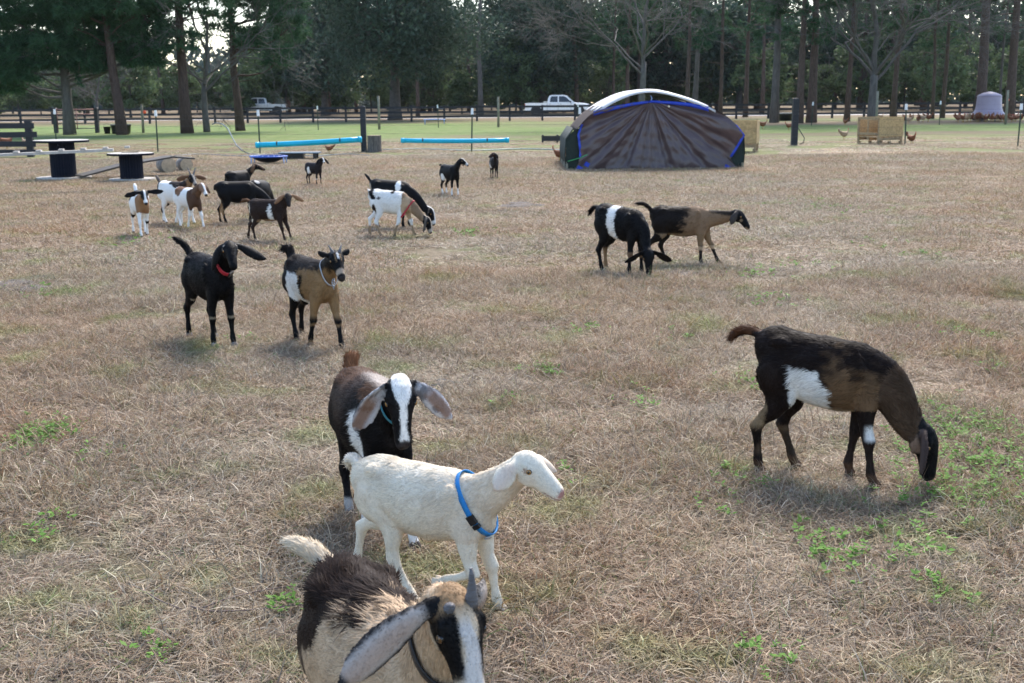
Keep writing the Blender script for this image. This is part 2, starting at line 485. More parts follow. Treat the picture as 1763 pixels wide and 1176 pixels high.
def pine_meshes(seed, H, r0, base, reach, tufts=2600, lean=(0, 0), needle=0.30, bark=None, clumps=(), dens=1.0):
    rng = np.random.default_rng(seed)
    tr = MB()
    P = wiggle((0, 0, -0.15), (lean[0], lean[1], H), 9, 0.10, rng)
    R = r0 * (1 - np.linspace(0, 1, 9) ** 1.1 * 0.86); R[0] *= 1.25
    tr.tube(P, R, 10)
    zs = P[:, 2]
    tips, dirs = [], []
    nl = int((H - base) * 3.0)
    for i in range(nl):
        f = (i + rng.uniform(0, 1)) / nl
        z = base + (H - base) * f
        c = np.array([np.interp(z, zs, P[:, k]) for k in range(3)])
        az = rng.uniform(0, 2 * math.pi)
        ln = reach * (0.55 + 0.6 * math.sin(min(1, f * 1.6 + 0.25) * math.pi * 0.62)) * rng.uniform(0.55, 1.1) * (1 - 0.45 * f)
        up = rng.uniform(-0.12, 0.42)
        e = c + np.array([math.cos(az), math.sin(az), up]) * ln
        B = wiggle(c, e, 6, 0.05 * ln, rng); B[:, 2] += np.linspace(0, 1, 6) ** 2 * 0.12 * ln
        rb = max(0.018, 0.3 * np.interp(z, zs, R) * rng.uniform(0.5, 1))
        tr.tube(B, np.linspace(rb, 0.012, 6), 5, cap=False)
        for j in range(rng.integers(4, 8)):
            q = rng.uniform(0.35, 1.0)
            s0 = np.array([np.interp(q, np.linspace(0, 1, 6), B[:, k]) for k in range(3)])
            dv = (e - c) / ln + rng.normal(0, 0.55, 3); dv /= np.linalg.norm(dv)
            l2 = ln * rng.uniform(0.18, 0.42) * (1.1 - q * 0.4)
            s1 = s0 + dv * l2
            tr.tube([s0, (s0 + s1) / 2 + rng.normal(0, 0.04, 3), s1], [0.014, 0.01, 0.006], 3, cap=False)
            m = max(2, int(l2 * 5 * dens))
            tt = rng.uniform(0.3, 1.05, m)[:, None]
            tips.append(s0 + (s1 - s0) * tt + rng.normal(0, 0.10, (m, 3))); dirs.append(np.repeat(dv[None], m, 0))
    for (dx, dy, z, rd, cnt) in clumps:          # the dense boughs that hang low on this tree
        ctr = np.array([dx, dy, z])
        zb = max(base * .75, z - .35 * abs(dx) - .2)
        s0 = np.array([np.interp(zb, zs, P[:, k]) for k in range(3)])
        B = wiggle(s0, ctr, 7, 0.06, rng); B[:, 2] -= np.sin(np.linspace(0, 1, 7) * math.pi) * .25
        tr.tube(B, np.linspace(max(.03, r0 * .30), .02, 7), 6, cap=False)
        g = rng.normal(0, 1, (cnt, 3)); g /= np.linalg.norm(g, axis=1)[:, None]
        q = ctr + g * rd * rng.uniform(.2, 1, (cnt, 1)) ** .5 * np.array([1.2, 1.1, .72]) + .18 * np.sin(g * 5)
        tips.append(q); dirs.append(g * .7)
        for j in range(10):
            e = ctr + rng.normal(0, .5, 3) * rd
            tr.tube([B[-2], (B[-2] + e) / 2 + rng.normal(0, .05, 3), e], [.018, .012, .006], 3, cap=False)
    # a few dead stubs under the crown
    for i in range(6):
        z = rng.uniform(base * 0.4, base)
        c = np.array([np.interp(z, zs, P[:, k]) for k in range(3)])
        az = rng.uniform(0, 6.28)
        tr.tube([c, c + np.array([math.cos(az), math.sin(az), 0.1]) * rng.uniform(0.4, 1.4)], [0.025, 0.006], 4, cap=False)
    tips = np.concatenate(tips); dirs = np.concatenate(dirs)
    if len(tips) > tufts and not len(clumps):
        k = rng.permutation(len(tips))[:tufts]; tips, dirs = tips[k], dirs[k]
    V, F = tri_needles(tips, dirs + np.array([0, 0, 0.25]), needle, needle * 0.16, 9, rng)
    return tr.mesh("trunk", bark or M_BARK, True), fast_mesh("crown", V, F, M_NEEDLE)


def broad_meshes(seed, H, r0, base, width, leaves, leaf=0.16, mleaf=None, mbark=None, clumps=70, squash=1.0, gap=0.75, lean=0.0):
    """spreading tree or bush: limbs reaching to clumps of leaves in an uneven crown"""
    rng = np.random.default_rng(seed)
    tr = MB()
    fork = max(0.4, base * 1.05)
    P = wiggle((0, 0, -0.15), (lean, 0, fork + (H - fork) * 0.45), 7, 0.08, rng)
    R = r0 * (1 - np.linspace(0, 1, 7) * 0.65); R[0] *= 1.3
    tr.tube(P, R, 10)
    cz = (H + base) / 2; hz = (H - base) / 2
    C = []
    while len(C) < clumps:
        p = rng.uniform(-1, 1, 3)
        q = np.linalg.norm(p)
        if q > 1 or q < 0.35: continue
        p[2] = p[2] * 1.0
        C.append(p)
    C = np.array(C)
    lob = 1 + 0.18 * np.sin(3 * np.arctan2(C[:, 1], C[:, 0]) + seed) + rng.normal(0, 0.06, len(C))
    C = C * np.stack([width / 2 * lob, width / 2 * lob, np.full(len(C), hz) * squash], 1) + np.array([lean * 0.6, 0, cz])
    for c in C:
        k = rng.uniform(0.55, 1.0)
        s = np.array([np.interp(k, np.linspace(0, 1, 7), P[:, j]) for j in range(3)])
        B = wiggle(s, c, 5, 0.10, rng); B[:, 2] += np.sin(np.linspace(0, 1, 5) * math.pi) * 0.25
        rb = r0 * rng.uniform(0.10, 0.24)
        tr.tube(B, np.linspace(rb, 0.015, 5), 5, cap=False)
    per = int(leaves / len(C))
    rad = width / 2 * gap * 0.42 * rng.uniform(0.7, 1.35, len(C))
    d = rng.normal(0, 1, (len(C), per, 3)); d /= np.linalg.norm(d, axis=2)[..., None] + 1e-9
    rr = rng.uniform(0.25, 1, (len(C), per, 1)) ** 0.5
    L = (C[:, None] + d * rr * rad[:, None, None] * np.array([1.15, 1.15, 0.75])).reshape(-1, 3)
    L = L[L[:, 2] > 0.1]
    V, F = leaf_quads(L, leaf, rng)
    return tr.mesh("trunk", mbark or M_OAKBARK, True), fast_mesh("crown", V, F, mleaf or M_OAKLEAF)


def bare_meshes(seed, H, r0, fork, spread=0.55, depth=6, mbark=None, twiggy=1.0):
    rng = np.random.default_rng(seed)
    tr, tw = MB(), MB()
    def grow(p, d, l, r, dep):
        k = 5 if dep > 2 else 3
        e = p + d * l
        B = wiggle(p, e, k, 0.035 * l, rng); B[:, 2] += np.linspace(0, 1, k) ** 2 * 0.04 * l
        (tr if dep > 2 else tw).tube(B, np.linspace(r, max(0.006, r * 0.62), k), 7 if dep > 3 else (4 if dep > 1 else 3), cap=False)
        if dep == 0: return
        m = 2 + (rng.random() < 0.55) + (1 if dep <= 3 and rng.random() < 0.55 * twiggy else 0)
        for i in range(m):
            nd = d + rng.normal(0, spread, 3); nd[2] += 0.12
            nd /= np.linalg.norm(nd)
            q = 1.0 if i == 0 else rng.uniform(0.45, 1.0)
            s = np.array([np.interp(q, np.linspace(0, 1, k), B[:, j]) for j in range(3)])
            grow(s, nd, l * rng.uniform(0.62, 0.86), max(0.008, r * rng.uniform(0.5, 0.66)), dep - 1)
    tr.tube(wiggle((0, 0, -0.1), (0, 0, fork), 5, 0.03, rng), np.linspace(r0 * 1.25, r0 * 0.85, 5), 9)
    for i in range(7):
        a = i * 0.898 + rng.uniform(-0.4, 0.4)
        d = np.array([math.cos(a) * 0.85, math.sin(a) * 0.85, rng.uniform(0.25, 1.1)]); d /= np.linalg.norm(d)
        grow(np.array([0, 0, fork * rng.uniform(0.78, 1.25)]), d, H * 0.22 * rng.uniform(0.8, 1.25), r0 * rng.uniform(0.26, 0.42), depth - 1)
    grow(np.array([0, 0, fork * 0.95]), np.array([0.03, 0, 1.0]), H * 0.30, r0 * 0.72, depth - 1)
    return tr.mesh("trunk", mbark or M_BARKGREY, True), tw.mesh("twigs", mbark or M_BARKGREY, True)


def plant_tree(name, meshes, px, y, label, cat="tree", group=None, rz=None, sc=1.0, crown="crown", at=None):
    loc = at if at is not None else AT(px, y)
    t = thing(name, label, cat, loc, rz if rz is not None else random.uniform(0, 6.28), group)
    t.scale = (sc, sc, sc * random.uniform(0.95, 1.05))
    link("trunk", meshes[0], t); link(crown, meshes[1], t)
    return t


# the trees one can tell apart, from left to right
def clump_px(px0, y, L):
    k = FPX / (y * 1.02)
    return [((px - px0) / k, rng_.uniform(-1.4, .6), CAM_H + (173 - py) / k, r / k, n) for px, py, r, n in L]
rng_ = random.Random(21)
CL1 = clump_px(118, 61, [(40, 98, 42, 520), (18, 142, 32, 340), (72, 62, 42, 520), (150, 62, 42, 520), (120, 102, 36, 420), (200, 84, 38, 460), (246, 100, 34, 400), (272, 82, 26, 260), (190, 34, 40, 460), (92, 20, 42, 460), (28, 32, 44, 500), (166, 112, 28, 280), (228, 58, 32, 320), (62, 128, 26, 240), (-10, 70, 40, 360), (130, 8, 40, 400), (0, 115, 36, 300)])
CL2 = clump_px(209, 60, [(232, 22, 34, 300), (262, 46, 32, 280), (182, 8, 32, 280), (226, 66, 26, 200), (276, 14, 30, 260), (160, 30, 26, 200)])
CL3 = clump_px(321, 62, [(292, 14, 22, 90), (352, 30, 26, 110), (336, 84, 24, 90), (298, 60, 20, 70), (372, 8, 26, 110)])
CL4 = clump_px(413, 66, [(470, 36, 34, 260), (498, 66, 34, 240), (440, 18, 34, 240), (386, 52, 28, 120), (482, 108, 26, 170), (508, 20, 30, 240), (440, 80, 26, 110)])
plant_tree("pine_tree", pine_meshes(11, 13, 0.29, 2.5, 4.4, 9500, needle=0.40, bark=M_BARKGREY, dens=2.0, clumps=CL1), 118, 61, "low spreading pine with a thick grey trunk, far left behind the cable drums", "tree", rz=0.0)
plant_tree("pine_tree", pine_meshes(12, 14, 0.27, 3.6, 3.6, 8000, lean=(-1.2, 0), needle=0.40, bark=M_BARKRED, dens=2.0, clumps=CL2), 209, 60, "pine with a dark leaning trunk rising behind the black water tub", "tree", rz=0.0)
plant_tree("pine_tree", pine_meshes(13, 15, 0.30, 4.2, 3.0, 4500, lean=(-0.7, 0), needle=0.36, bark=M_BARKRED, dens=1.6, clumps=CL3), 321, 62, "tall pine with thick reddish brown trunk behind the plank ramp", "tree", rz=0.0)
plant_tree("bare_tree", bare_meshes(14, 11, 0.16, 2.6, 0.6, 6, M_BARKGREY), 355, 64, "slim leafless tree just right of the reddish pine trunk", "tree", crown="twigs")
plant_tree("pine_tree", pine_meshes(15, 13, 0.24, 3.6, 3.0, 4500, lean=(-0.3, 0), needle=0.36, bark=M_BARKRED, dens=1.8, clumps=CL4), 413, 66, "thin crowned pine with bare lower branches in front of the parked pickup", "tree", rz=0.0)
plant_tree("bare_tree", bare_meshes(16, 8, 0.12, 1.8, 0.6, 6, M_BARKGREY), 168, 96, "small pale leafless tree seen between the two leftmost pines", "tree", crown="twigs")
plant_tree("live_oak", broad_meshes(21, 13.5, 0.52, 2.6, 13.5, 30000, 0.17, clumps=90), 680, 96, "broad round crowned grey green oak standing in the middle of the board fence", "tree", rz=0.3)
plant_tree("pine_tree", pine_meshes(17, 17, 0.27, 8.5, 3.2, 1500, bark=M_BARKGREY), 828, 116, "tall straight pale trunked pine to the right of the round oak", "tree")
plant_tree("live_oak", broad_meshes(22, 15, 0.5, 2.2, 14.5, 30000, 0.19, clumps=90), 935, 127, "dark dense oak rising behind the white crew cab pickup", "tree", rz=1.3)
plant_tree("live_oak", broad_meshes(23, 14, 0.4, 2.4, 10.0, 18000, 0.19, clumps=60), 560, 124, "dark oak partly hidden behind the left side of the round oak", "tree", rz=2.2)
plant_tree("bare_tree", bare_meshes(18, 12.5, 0.155, 3.4, 0.5, 7, M_BARKGREY, 1.5), 1106, 62, "tall leafless grey tree standing right behind the tarp shelter", "tree", crown="twigs", rz=0.5)
plant_tree("bare_tree", bare_meshes(19, 17, 0.25, 2.8, 0.55, 7, M_BARKGREY, 1.6), 1501, 72, "large leafless tree with wide forking limbs behind the wooden hay feeder", "tree", crown="twigs", rz=1.9)
RP = [(1183, 84, 0.17, "slender dark pine trunk above the right shoulder of the tarp shelter"), (1196, 90, 0.22, "thicker grey pine trunk paired with the slender dark one by the shelter"),
      (1240, 88, 0.16, "thin dark pine trunk just right of the shelter roof"), (1283, 96, 0.20, "pine trunk rising behind the plywood crate beside the shelter"),
      (1333, 76, 0.27, "pale grey pine trunk beside the white rimmed tub"), (1376, 74, 0.24, "dark pine trunk directly behind the black gate post"),
      (1397, 75, 0.30, "broad dark pine trunk just right of the black gate post"), (1458, 78, 0.19, "straight dark pine trunk left of the large leafless tree"),
      (1537, 82, 0.20, "dark pine trunk just right of the large leafless tree"), (1605, 84, 0.13, "very thin pine trunk at the middle of the right fence"),
      (1622, 86, 0.17, "thin pine trunk a step right of the very thin one"), (1686, 78, 0.36, "thick purplish brown pine trunk left of the mauve bell feeder"),
      (1719, 82, 0.10, "thin pale pine stem just above the mauve bell feeder"), (1736, 80, 0.34, "thick dark pine trunk right of the mauve bell feeder")]
for i, (px, y, r, lab) in enumerate(RP):
    plant_tree("pine_tree", pine_meshes(40 + i, 16 + (i % 3), r, 4.8 + (i * 37 % 5) * 0.9, 3.2, 3400, needle=0.42, dens=2.4, bark=[M_BARK, M_BARKGREY, M_BARKRED][0 if i not in (1, 4, 12) else 1]), px, y, lab, "tree")

# the wood beyond the road: many alike, each its own object, sharing a few meshes
FP = [pine_meshes(60 + i, 18, 0.2 + 0.03 * i, 4.6 + i * .7, 3.4, 2200, needle=0.55, dens=1.6) for i in range(4)]
EV = [broad_meshes(70 + i, 5.5 + i * 1.1, 0.12, 0.5, 4.6 + 0.5 * i, 4200, 0.2, M_EVERLEAF, clumps=34) for i in range(4)]
DO = [broad_meshes(80 + i, 12.5, 0.35, 2.6, 9.5, 9000, 0.26, M_OAKLEAF, clumps=50) for i in range(3)]
rr = random.Random(3)
for i in range(78):
    y = rr.uniform(116, 185); px = rr.uniform(-90, 1860)
    if px < 480 and rr.random() < 0.45: continue
    plant_tree("pine_tree", FP[i % 4], px, y, "tall dark trunked pine in the wood beyond the road", "tree", "pines in the wood beyond the road", rr.uniform(0, 6), rr.uniform(0.85, 1.2))
for i in range(54):
    px = -60 + i * 36 + rr.uniform(-16, 16); y = rr.uniform(117, 172)
    plant_tree("evergreen_bush", EV[i % 4], px, y, "dark evergreen bush growing low under the pines beyond the road", "bush", "evergreen bushes beyond the road", rr.uniform(0, 6), rr.uniform(0.75, 1.15))
for i in range(26):
    px = 10 + i * 71 + rr.uniform(-30, 30); y = rr.uniform(138, 200)
    if px < 420: y += 40
    if 290 < px < 450: continue
    plant_tree("live_oak", DO[i % 3], px, y, "dark broadleaf tree deep in the wood beyond the road", "tree", "broadleaf trees in the wood beyond the road", rr.uniform(0, 6), rr.uniform(0.85, 1.2))
# the far wood reads as one mass
rng = np.random.default_rng(9)
N = 46000
fx = rng.uniform(-190, 190, N); fy = rng.uniform(205, 260, N)
top = 14 + 2 * np.sin(fx * 0.09) + 2 * np.sin(fx * 0.31 + 1) + np.where(fx < -50, -6.0, 0) + 6.5 * (fx > -20)
fz = rng.uniform(0, 1, N) ** 1.25 * top
V, F = leaf_quads(np.stack([fx, fy, fz], 1), 0.85, rng)
fw = link("far_wood", fast_mesh("far_wood", V, F, M_FARLEAF))
tag(fw, "hazy mass of far trees closing the view behind the wood", "wood", kind="stuff")

# ------------------------------------------------------------------ board fence across the far side of the yard
def board_unit(l, w, t):
    return MB().box((0, 0, 0), (l, t, w)).mesh("board", M_BLACKWOOD)

bf = thing("board_fence", "long black three rail board fence running across the far side of the yard", "fence", (0, 89, 0))
post_me = MB().box((0, 0, 0.57), (0.15, 0.13, 1.22)).mesh("post", M_BLACKWOOD)
BAY = 2.44
board_me = board_unit(BAY - 0.012, 0.15, 0.035)
x0 = -46.4
for i in range(39):
    x = x0 + i * BAY
    yy = -0.9 * math.sin(i * 0.13)
    if not (2 <= i <= 3):
        link("post", post_me, bf, (x, yy, random.uniform(-0.04, 0.04)), (0, random.uniform(-0.012, 0.012), 0))
    if i < 38 and not (2 <= i < 3):
        y2 = -0.9 * math.sin((i + 1) * 0.13)
        for z in (0.34, 0.68, 1.03):
            link("board", board_me, bf, (x + BAY / 2, (yy + y2) / 2 - 0.085, z + random.uniform(-0.02, 0.02)), (0, random.uniform(-0.008, 0.008), math.atan2(y2 - yy, BAY)))

# tubular gate at the left
gt = thing("field_gate", "rusty pink tubular field gate at the left end of the board fence", "gate", AT(132, 64))
for k, z in enumerate((0.25, 0.5, 0.75, 1.0, 1.25)):
    MB().tube([(-1.05, 0, z), (1.05, 0, z)], 0.025, 8).build("rail", M_PINKSTEEL if k > 2 else M_TPOST, gt, True)
for x in (-1.05, 0.0, 1.05):
    MB().tube([(x, 0.002, 0.2), (x, 0.002, 1.3)], 0.024, 8).build("upright", M_PINKSTEEL, gt, True)
for px, lab in ((95, "black square post at the left side of the pink field gate"), (166, "black square post at the right side of the pink field gate")):
    q = AT(px, 64)
    p = thing("gate_post", lab, "post", q)
    MB().box((0, 0, 0.63), (0.19, 0.19, 1.36)).build("shaft", M_BLACKWOOD, p)
    MB().box((0, 0, 1.325), (0.215, 0.215, 0.03), taper=0.7).build("cap", M_BLACKWOOD, p)

# near board panel at the left edge
bp_ = thing("yard_fence", "black four board fence panel cut by the left edge of the picture", "fence", G(52, 270))
MB().box((0, 0.07, 0.55), (0.2, 0.12, 1.12)).build("post", M_BLACKWOOD, bp_)
MB().box((-2.35, 0.07, 0.55), (0.2, 0.12, 1.12)).build("post", M_BLACKWOOD, bp_)
for z in (0.14, 0.40, 0.68, 0.96):
    MB().box((-1.15 + random.uniform(-0.05, 0.1), -0.02, z), (2.75, 0.04, 0.17), ry=random.uniform(-0.01, 0.01)).build("board", M_BLACKWOOD, bp_)

# ------------------------------------------------------------------ wire fences with steel posts
def tpost(parent, x, y, h, capped=True):
    p = MB().box((0, 0, h / 2), (0.045, 0.012, h)).box((0, 0.02, h / 2), (0.012, 0.03, h - 0.002)).build("steel_post", M_TPOST, parent, loc=(x, y, 0), rot=(0, random.uniform(-0.03, 0.03), 0))
    if capped:
        MB().box((0, 0.005, h - 0.02), (0.085, 0.07, 0.20), taper=0.8).build("cap", M_WHITEPLASTIC, p)
    return p


def strands(parent, X, Y, zs):
    for z in zs:
        P = [(x, y, z + 0.015 * math.sin(x * 0.9 + z)) for x, y in zip(X, Y)]
        MB().tube(P, 0.0025, 4).build("wire", M_WIRE, parent, True)


wf = thing("wire_fence", "wire fence on white capped steel posts behind the cable drums and turquoise pipes", "fence", (0, 0, 0))
TP = [(97, 247), (272, 262), (448, 264), (812, 261), (1000, 262), (1558, 249), (1752, 252)]
for px, py in TP:
    q = G(px, py); k = (py - 168) / 1.7
    tpost(wf, q.x, q.y, 1.30)
xs = [-22.0] + [G(*t).x for t in TP] + [30]
ys = [44] + [G(*t).y for t in TP] + [41]
strands(wf, xs, ys, (0.12, 0.35, 0.6, 0.85, 1.08, 1.2))
wf2 = thing("wire_fence", "second wire fence with wooden and steel posts farther back on the green grass", "fence", (0, 0, 0))
T2 = [(548, 224), (755, 220), (995, 217), (1397, 216), (1617, 215)]
for px, py in T2:
    q = G(px, py)
    tpost(wf2, q.x, q.y, 1.25)
for px, py, h in ((247, 229, 1.5), (653, 223, 1.85), (858, 219, 1.75), (1508, 216, 1.9), (1731, 214, 1.9)):
    q = G(px, py)
    MB().tube([(0, 0, 0), (0.01, 0, h * 0.5), (0.0, 0, h)], [0.075, 0.07, 0.066], 9).build("wooden_post", M_POSTWOOD, wf2, True, loc=q)
xs = [-24] + [G(*t).x for t in T2] + [40]
ys = [62] + [G(*t).y for t in T2] + [72]
strands(wf2, xs, ys, (0.3, 0.7, 1.1))
for (px, py, y, lab) in ((249, 193, 54, "small orange marker disc hung on the wire fence at the left"), (1736, 172, 71, "small orange marker disc hung on the pale post at the far right")):
    m = MB().lathe([(0.0, -0.02), (0.065, -0.02), (0.075, 0.0), (0.065, 0.02), (0.0, 0.02)], 16)
    o = m.build("marker_disc", M_ORANGE, None, True, loc=PT(px, py, y), rot=(math.pi / 2, 0, 0.2))
    tag(o, lab, "marker")

# black wooden posts
q = G(627, 262)
p = thing("wooden_post", "black square post standing beside the log stump", "post", q)
MB().box((0, 0, 0.72), (0.17, 0.17, 1.46)).build("shaft", M_BLACKWOOD, p)
MB().box((0, 0, 1.46), (0.15, 0.15, 0.03), taper=0.6).build("cap", M_BLACKWOOD, p)
q = G(1367, 250)
p = thing("wooden_post", "thick black post with a hose looped behind it, right of the shelter", "post", q)
MB().box((0, 0, 0.79), (0.20, 0.20, 1.60)).build("shaft", M_BLACKWOOD, p)
MB().box((0, 0, 1.60), (0.17, 0.17, 0.03), taper=0.6).build("cap", M_BLACKWOOD, p)
hp = [PT(1371, 216, q.y + 0.25), PT(1378, 226, q.y + 0.25), PT(1385, 238, q.y + 0.3), PT(1383, 246, q.y + 0.3), PT(1376, 249, q.y + 0.3)]
hp[-1].z = 0.015
tag(MB().tube(hp, 0.016, 6).build("hose", M_BLACKPLASTIC, None, True), "short black hose looping down behind the thick black post", "hose")

# ------------------------------------------------------------------ turquoise pipes on the fence, stump
def pipe(a, b, r, lab):
    a, b = Vector(a), Vector(b)
    d = b - a
    t = thing("pipe", lab, "pipe", a, 0, "turquoise pipes on the wire fence")
    P = [Vector((0, 0, 0)) + d * f + Vector((0, 0, -0.02 * math.sin(f * math.pi))) for f in np.linspace(0, 1, 9)]
    MB().tube(P, r, 14).build("tube", M_TURQ, t, True)
    for f, s in ((0, -1), (1, 1)):
        c = d * f; u = d.normalized() * s
        MB().tube([c - u * 0.10, c + u * 0.012], r * 1.1, 14).build("end_cap", M_TURQ, t, True)
    for f in (0.2, 0.8):
        c = d * f; u = d.normalized()
        MB().tube([c - u * 0.02, c + u * 0.02], r * 1.06, 12).build("strap", M_TPOST, t, True)

pipe(PT(441, 250, 36.5), PT(622, 240, 36.5), 0.085, "turquoise pipe tilted up to the right, tied to the fence left of the stump")
pipe(PT(691, 242, 36.0), PT(876, 241.5, 36.0), 0.07, "level turquoise pipe on the fence in the open between stump and shelter")

q = G(645, 262)
t = thing("log_stump", "upright cut log stump beside the black post", "stump", q)
rng = np.random.default_rng(2)
a = np.linspace(0, 2 * math.pi, 22, endpoint=False)
rad = 0.23 * (1 + rng.normal(0, 0.035, 22))
vv = []
for z, s in ((0.0, 1.12), (0.12, 1.0), (0.35, 0.97), (0.54, 0.98)):
    vv.append(np.stack([rad * s * np.cos(a), rad * s * np.sin(a), np.full(22, z)], 1))
f = [(i * 22 + j, i * 22 + (j + 1) % 22, (i + 1) * 22 + (j + 1) % 22, (i + 1) * 22 + j) for i in range(3) for j in range(22)]
MB().add(np.concatenate(vv), f).build("bark", M_STUMP, t, True)
MB().add(np.stack([rad * 0.95 * np.cos(a), rad * 0.95 * np.sin(a), np.full(22, 0.538)], 1), [tuple(range(22))]).build("cut_face", M_CUTWOOD, t)

# ------------------------------------------------------------------ cable drums, ramp, planks at the left
def cable_drum(px, py, r, h, rc, lab, tilt=0.0):
    t = thing("cable_drum", lab, "cable drum", G(px, py), 0.3, "empty cable drums used as platforms")
    MB().lathe([(0.0, 0.015), (r, 0.015), (r, 0.06), (0.0, 0.06)], 32).build("bottom_disc", M_GREYWOOD, t)
    n = 28
    for i in range(n):                              # staves round the core, proud and uneven as on the real thing
        a = 2 * math.pi * i / n
        MB().box((0, 0, 0), (0.035, 2 * rc * math.sin(math.pi / n) * 1.0, h - 0.085)).build("stave", M_NAVY, t, loc=(rc * math.cos(a), rc * math.sin(a), h / 2), rot=(0, 0, a))
    MB().lathe([(rc - 0.02, 0.05), (rc - 0.02, h - 0.05)], 24).build("core", M_NAVY, t, True)
    top = MB().lathe([(0.0, h - 0.04), (r, h - 0.04), (r, h), (r - 0.01, h + 0.004), (0.0, h + 0.004)], 36).build("top_disc", M_GREYWOOD, t)
    MB().lathe([(r + 0.002, h - 0.045), (r + 0.006, h - 0.045), (r + 0.006, h - 0.002), (r + 0.002, h - 0.002)], 36).build("rim", M_NAVY, t)
    return t

c1 = cable_drum(111, 309, 0.58, 0.86, 0.25, "taller empty cable drum with navy core, at the far left")
c2 = cable_drum(228, 312, 0.48, 0.60, 0.225, "shorter empty cable drum with a small board on its pale round top")
m = MB().box((0, 0, 0.625), (0.36, 0.07, 0.03), rz=0.1).box((0.1, 0.05, 0.652), (0.22, 0.06, 0.022), rz=-0.15)
tag(m.build("scrap_board", M_CUTWOOD, None, loc=c2.location), "small scrap boards lying on top of the shorter cable drum", "board")
# cleated plank bridge
A, B = PT(-45, 269, 22.0), PT(195, 258, 22.6)
t = thing("climbing_plank", "grey cleated plank bridging to the shorter cable drum from the left edge", "plank", A)
d = B - A
dn = d.normalized()
yaw, pit = math.atan2(d.y, d.x), -math.asin(dn.z)
MB().box((d.length / 2, 0, 0), (d.length, 0.20, 0.05)).build("plank", M_GREYWOOD, t, rot=(0, pit, yaw))
for k in range(7):
    MB().box((0.35 + k * 0.40, 0, 0.043), (0.09, 0.22, 0.035)).build("cleat", M_GREYWOOD, t, rot=(0, pit, yaw))
# dark ramp on logs
q = G(285, 291)
t = thing("ramp_board", "dark sagging board ramp resting over the two short logs", "ramp", (0, 0, 0))
for (p0, p1) in (((137, 303, 25.6), (208, 284, 26.2)), ((208, 284, 26.2), (293, 269.5, 27.0)), ((293, 269.5, 27.0), (332, 272.5, 27.2))):
    a_, b_ = PT(*p0), PT(*p1)
    dd = b_ - a_
    MB().box((0, 0, 0), (dd.length + 0.02, 0.5, 0.035)).build("board", M_DARKWOOD, t, loc=(a_ + b_) / 2, rot=(0, -math.asin(dd.normalized().z), math.atan2(dd.y, dd.x)))
for px, py, r, ln, lab in ((287, 297, 0.185, 0.62, "short thick log under the ramp with its pale cut end facing left"), (318, 294, 0.16, 0.5, "short log under the raised end of the ramp, right of the thicker one")):
    t = thing("log", lab, "log", G(px, py), -1.1, "logs under the ramp")
    MB().tube([(-ln / 2, 0, r), (0, 0, r * 1.02), (ln / 2, 0, r)], [r, r * 1.04, r * 0.97], 18).build("bark", M_LOGGREY, t, True)
    for s in (-1, 1):
        MB().add(np.stack([np.full(18, s * (ln / 2 + 0.003)), r * 0.93 * np.cos(a[:18] * 22 / 18), r + r * 0.93 * np.sin(a[:18] * 22 / 18)], 1), [tuple(range(18))]).build("cut_end", M_CUTWOOD, t)

# low trampolines
def trampoline(loc, w, dpt, h, lab, sag, loops=True, rz=0.0, frame=None):
    t = thing("low_trampoline", lab, "trampoline", loc, rz)
    fr = frame or M_BLUEFRAME
    P = [(w / 2 * math.cos(x), dpt / 2 * math.sin(x), h) for x in np.linspace(0, 2 * math.pi, 33)]
    MB().tube(P, 0.022, 8, cap=False).build("frame", fr, t, True)
    for x in (0.5, 2.6, 3.7, 5.8):
        MB().tube([(w / 2 * math.cos(x), dpt / 2 * math.sin(x), h), (w / 2 * math.cos(x) * 1.02, dpt / 2 * math.sin(x) * 1.02, 0)], 0.017, 6).build("leg", M_BLUEPALE, t, True)
    pr = [(0.0, -sag), (0.4, -sag * 0.85), (0.7, -sag * 0.5), (0.88, -0.02)]
    m = MB().lathe([(r_, h + z_) for r_, z_ in pr], 28)
    m.v[0][:, 0] *= w / 2; m.v[0][:, 1] *= dpt / 2
    m.build("mat", M_BLACKMESH, t, True)
    if loops:
        for k in range(18):
            x = k * 2 * math.pi / 18
            cx, cy = w / 2 * math.cos(x), dpt / 2 * math.sin(x)
            MB().box((0.94 * cx, 0.94 * cy, h - 0.008), (0.07, 0.03, 0.012), rz=x).build("loop", M_WHITEPLASTIC, t)
    return t

trampoline(G(463, 283), 0.98, 0.8, 0.21, "small blue rimmed trampoline with a sagging black mat near the goats", 0.17)
trampoline(G(748, 214), 1.45, 1.2, 0.32, "small black and pale blue trampoline far back on the green grass", 0.06, False, frame=M_BLUEPALE)
q = G(517, 275)
t = thing("low_platform", "low dark platform on short legs beside the blue rimmed trampoline", "platform", q)
for k in range(4):
    MB().box((0, -0.21 + k * 0.14, 0.20), (1.15, 0.13, 0.035)).build("slat", M_HOSE, t)
for sx in (-1, 1):
    for sy in (-1, 1):
        MB().box((sx * 0.45, sy * 0.18, 0.085), (0.09, 0.09, 0.19)).build("leg", M_DARKWOOD, t)
MB().box((-0.15, 0.05, 0.10), (0.5, 0.3, 0.16)).build("tray", M_BLACKPLASTIC, t)

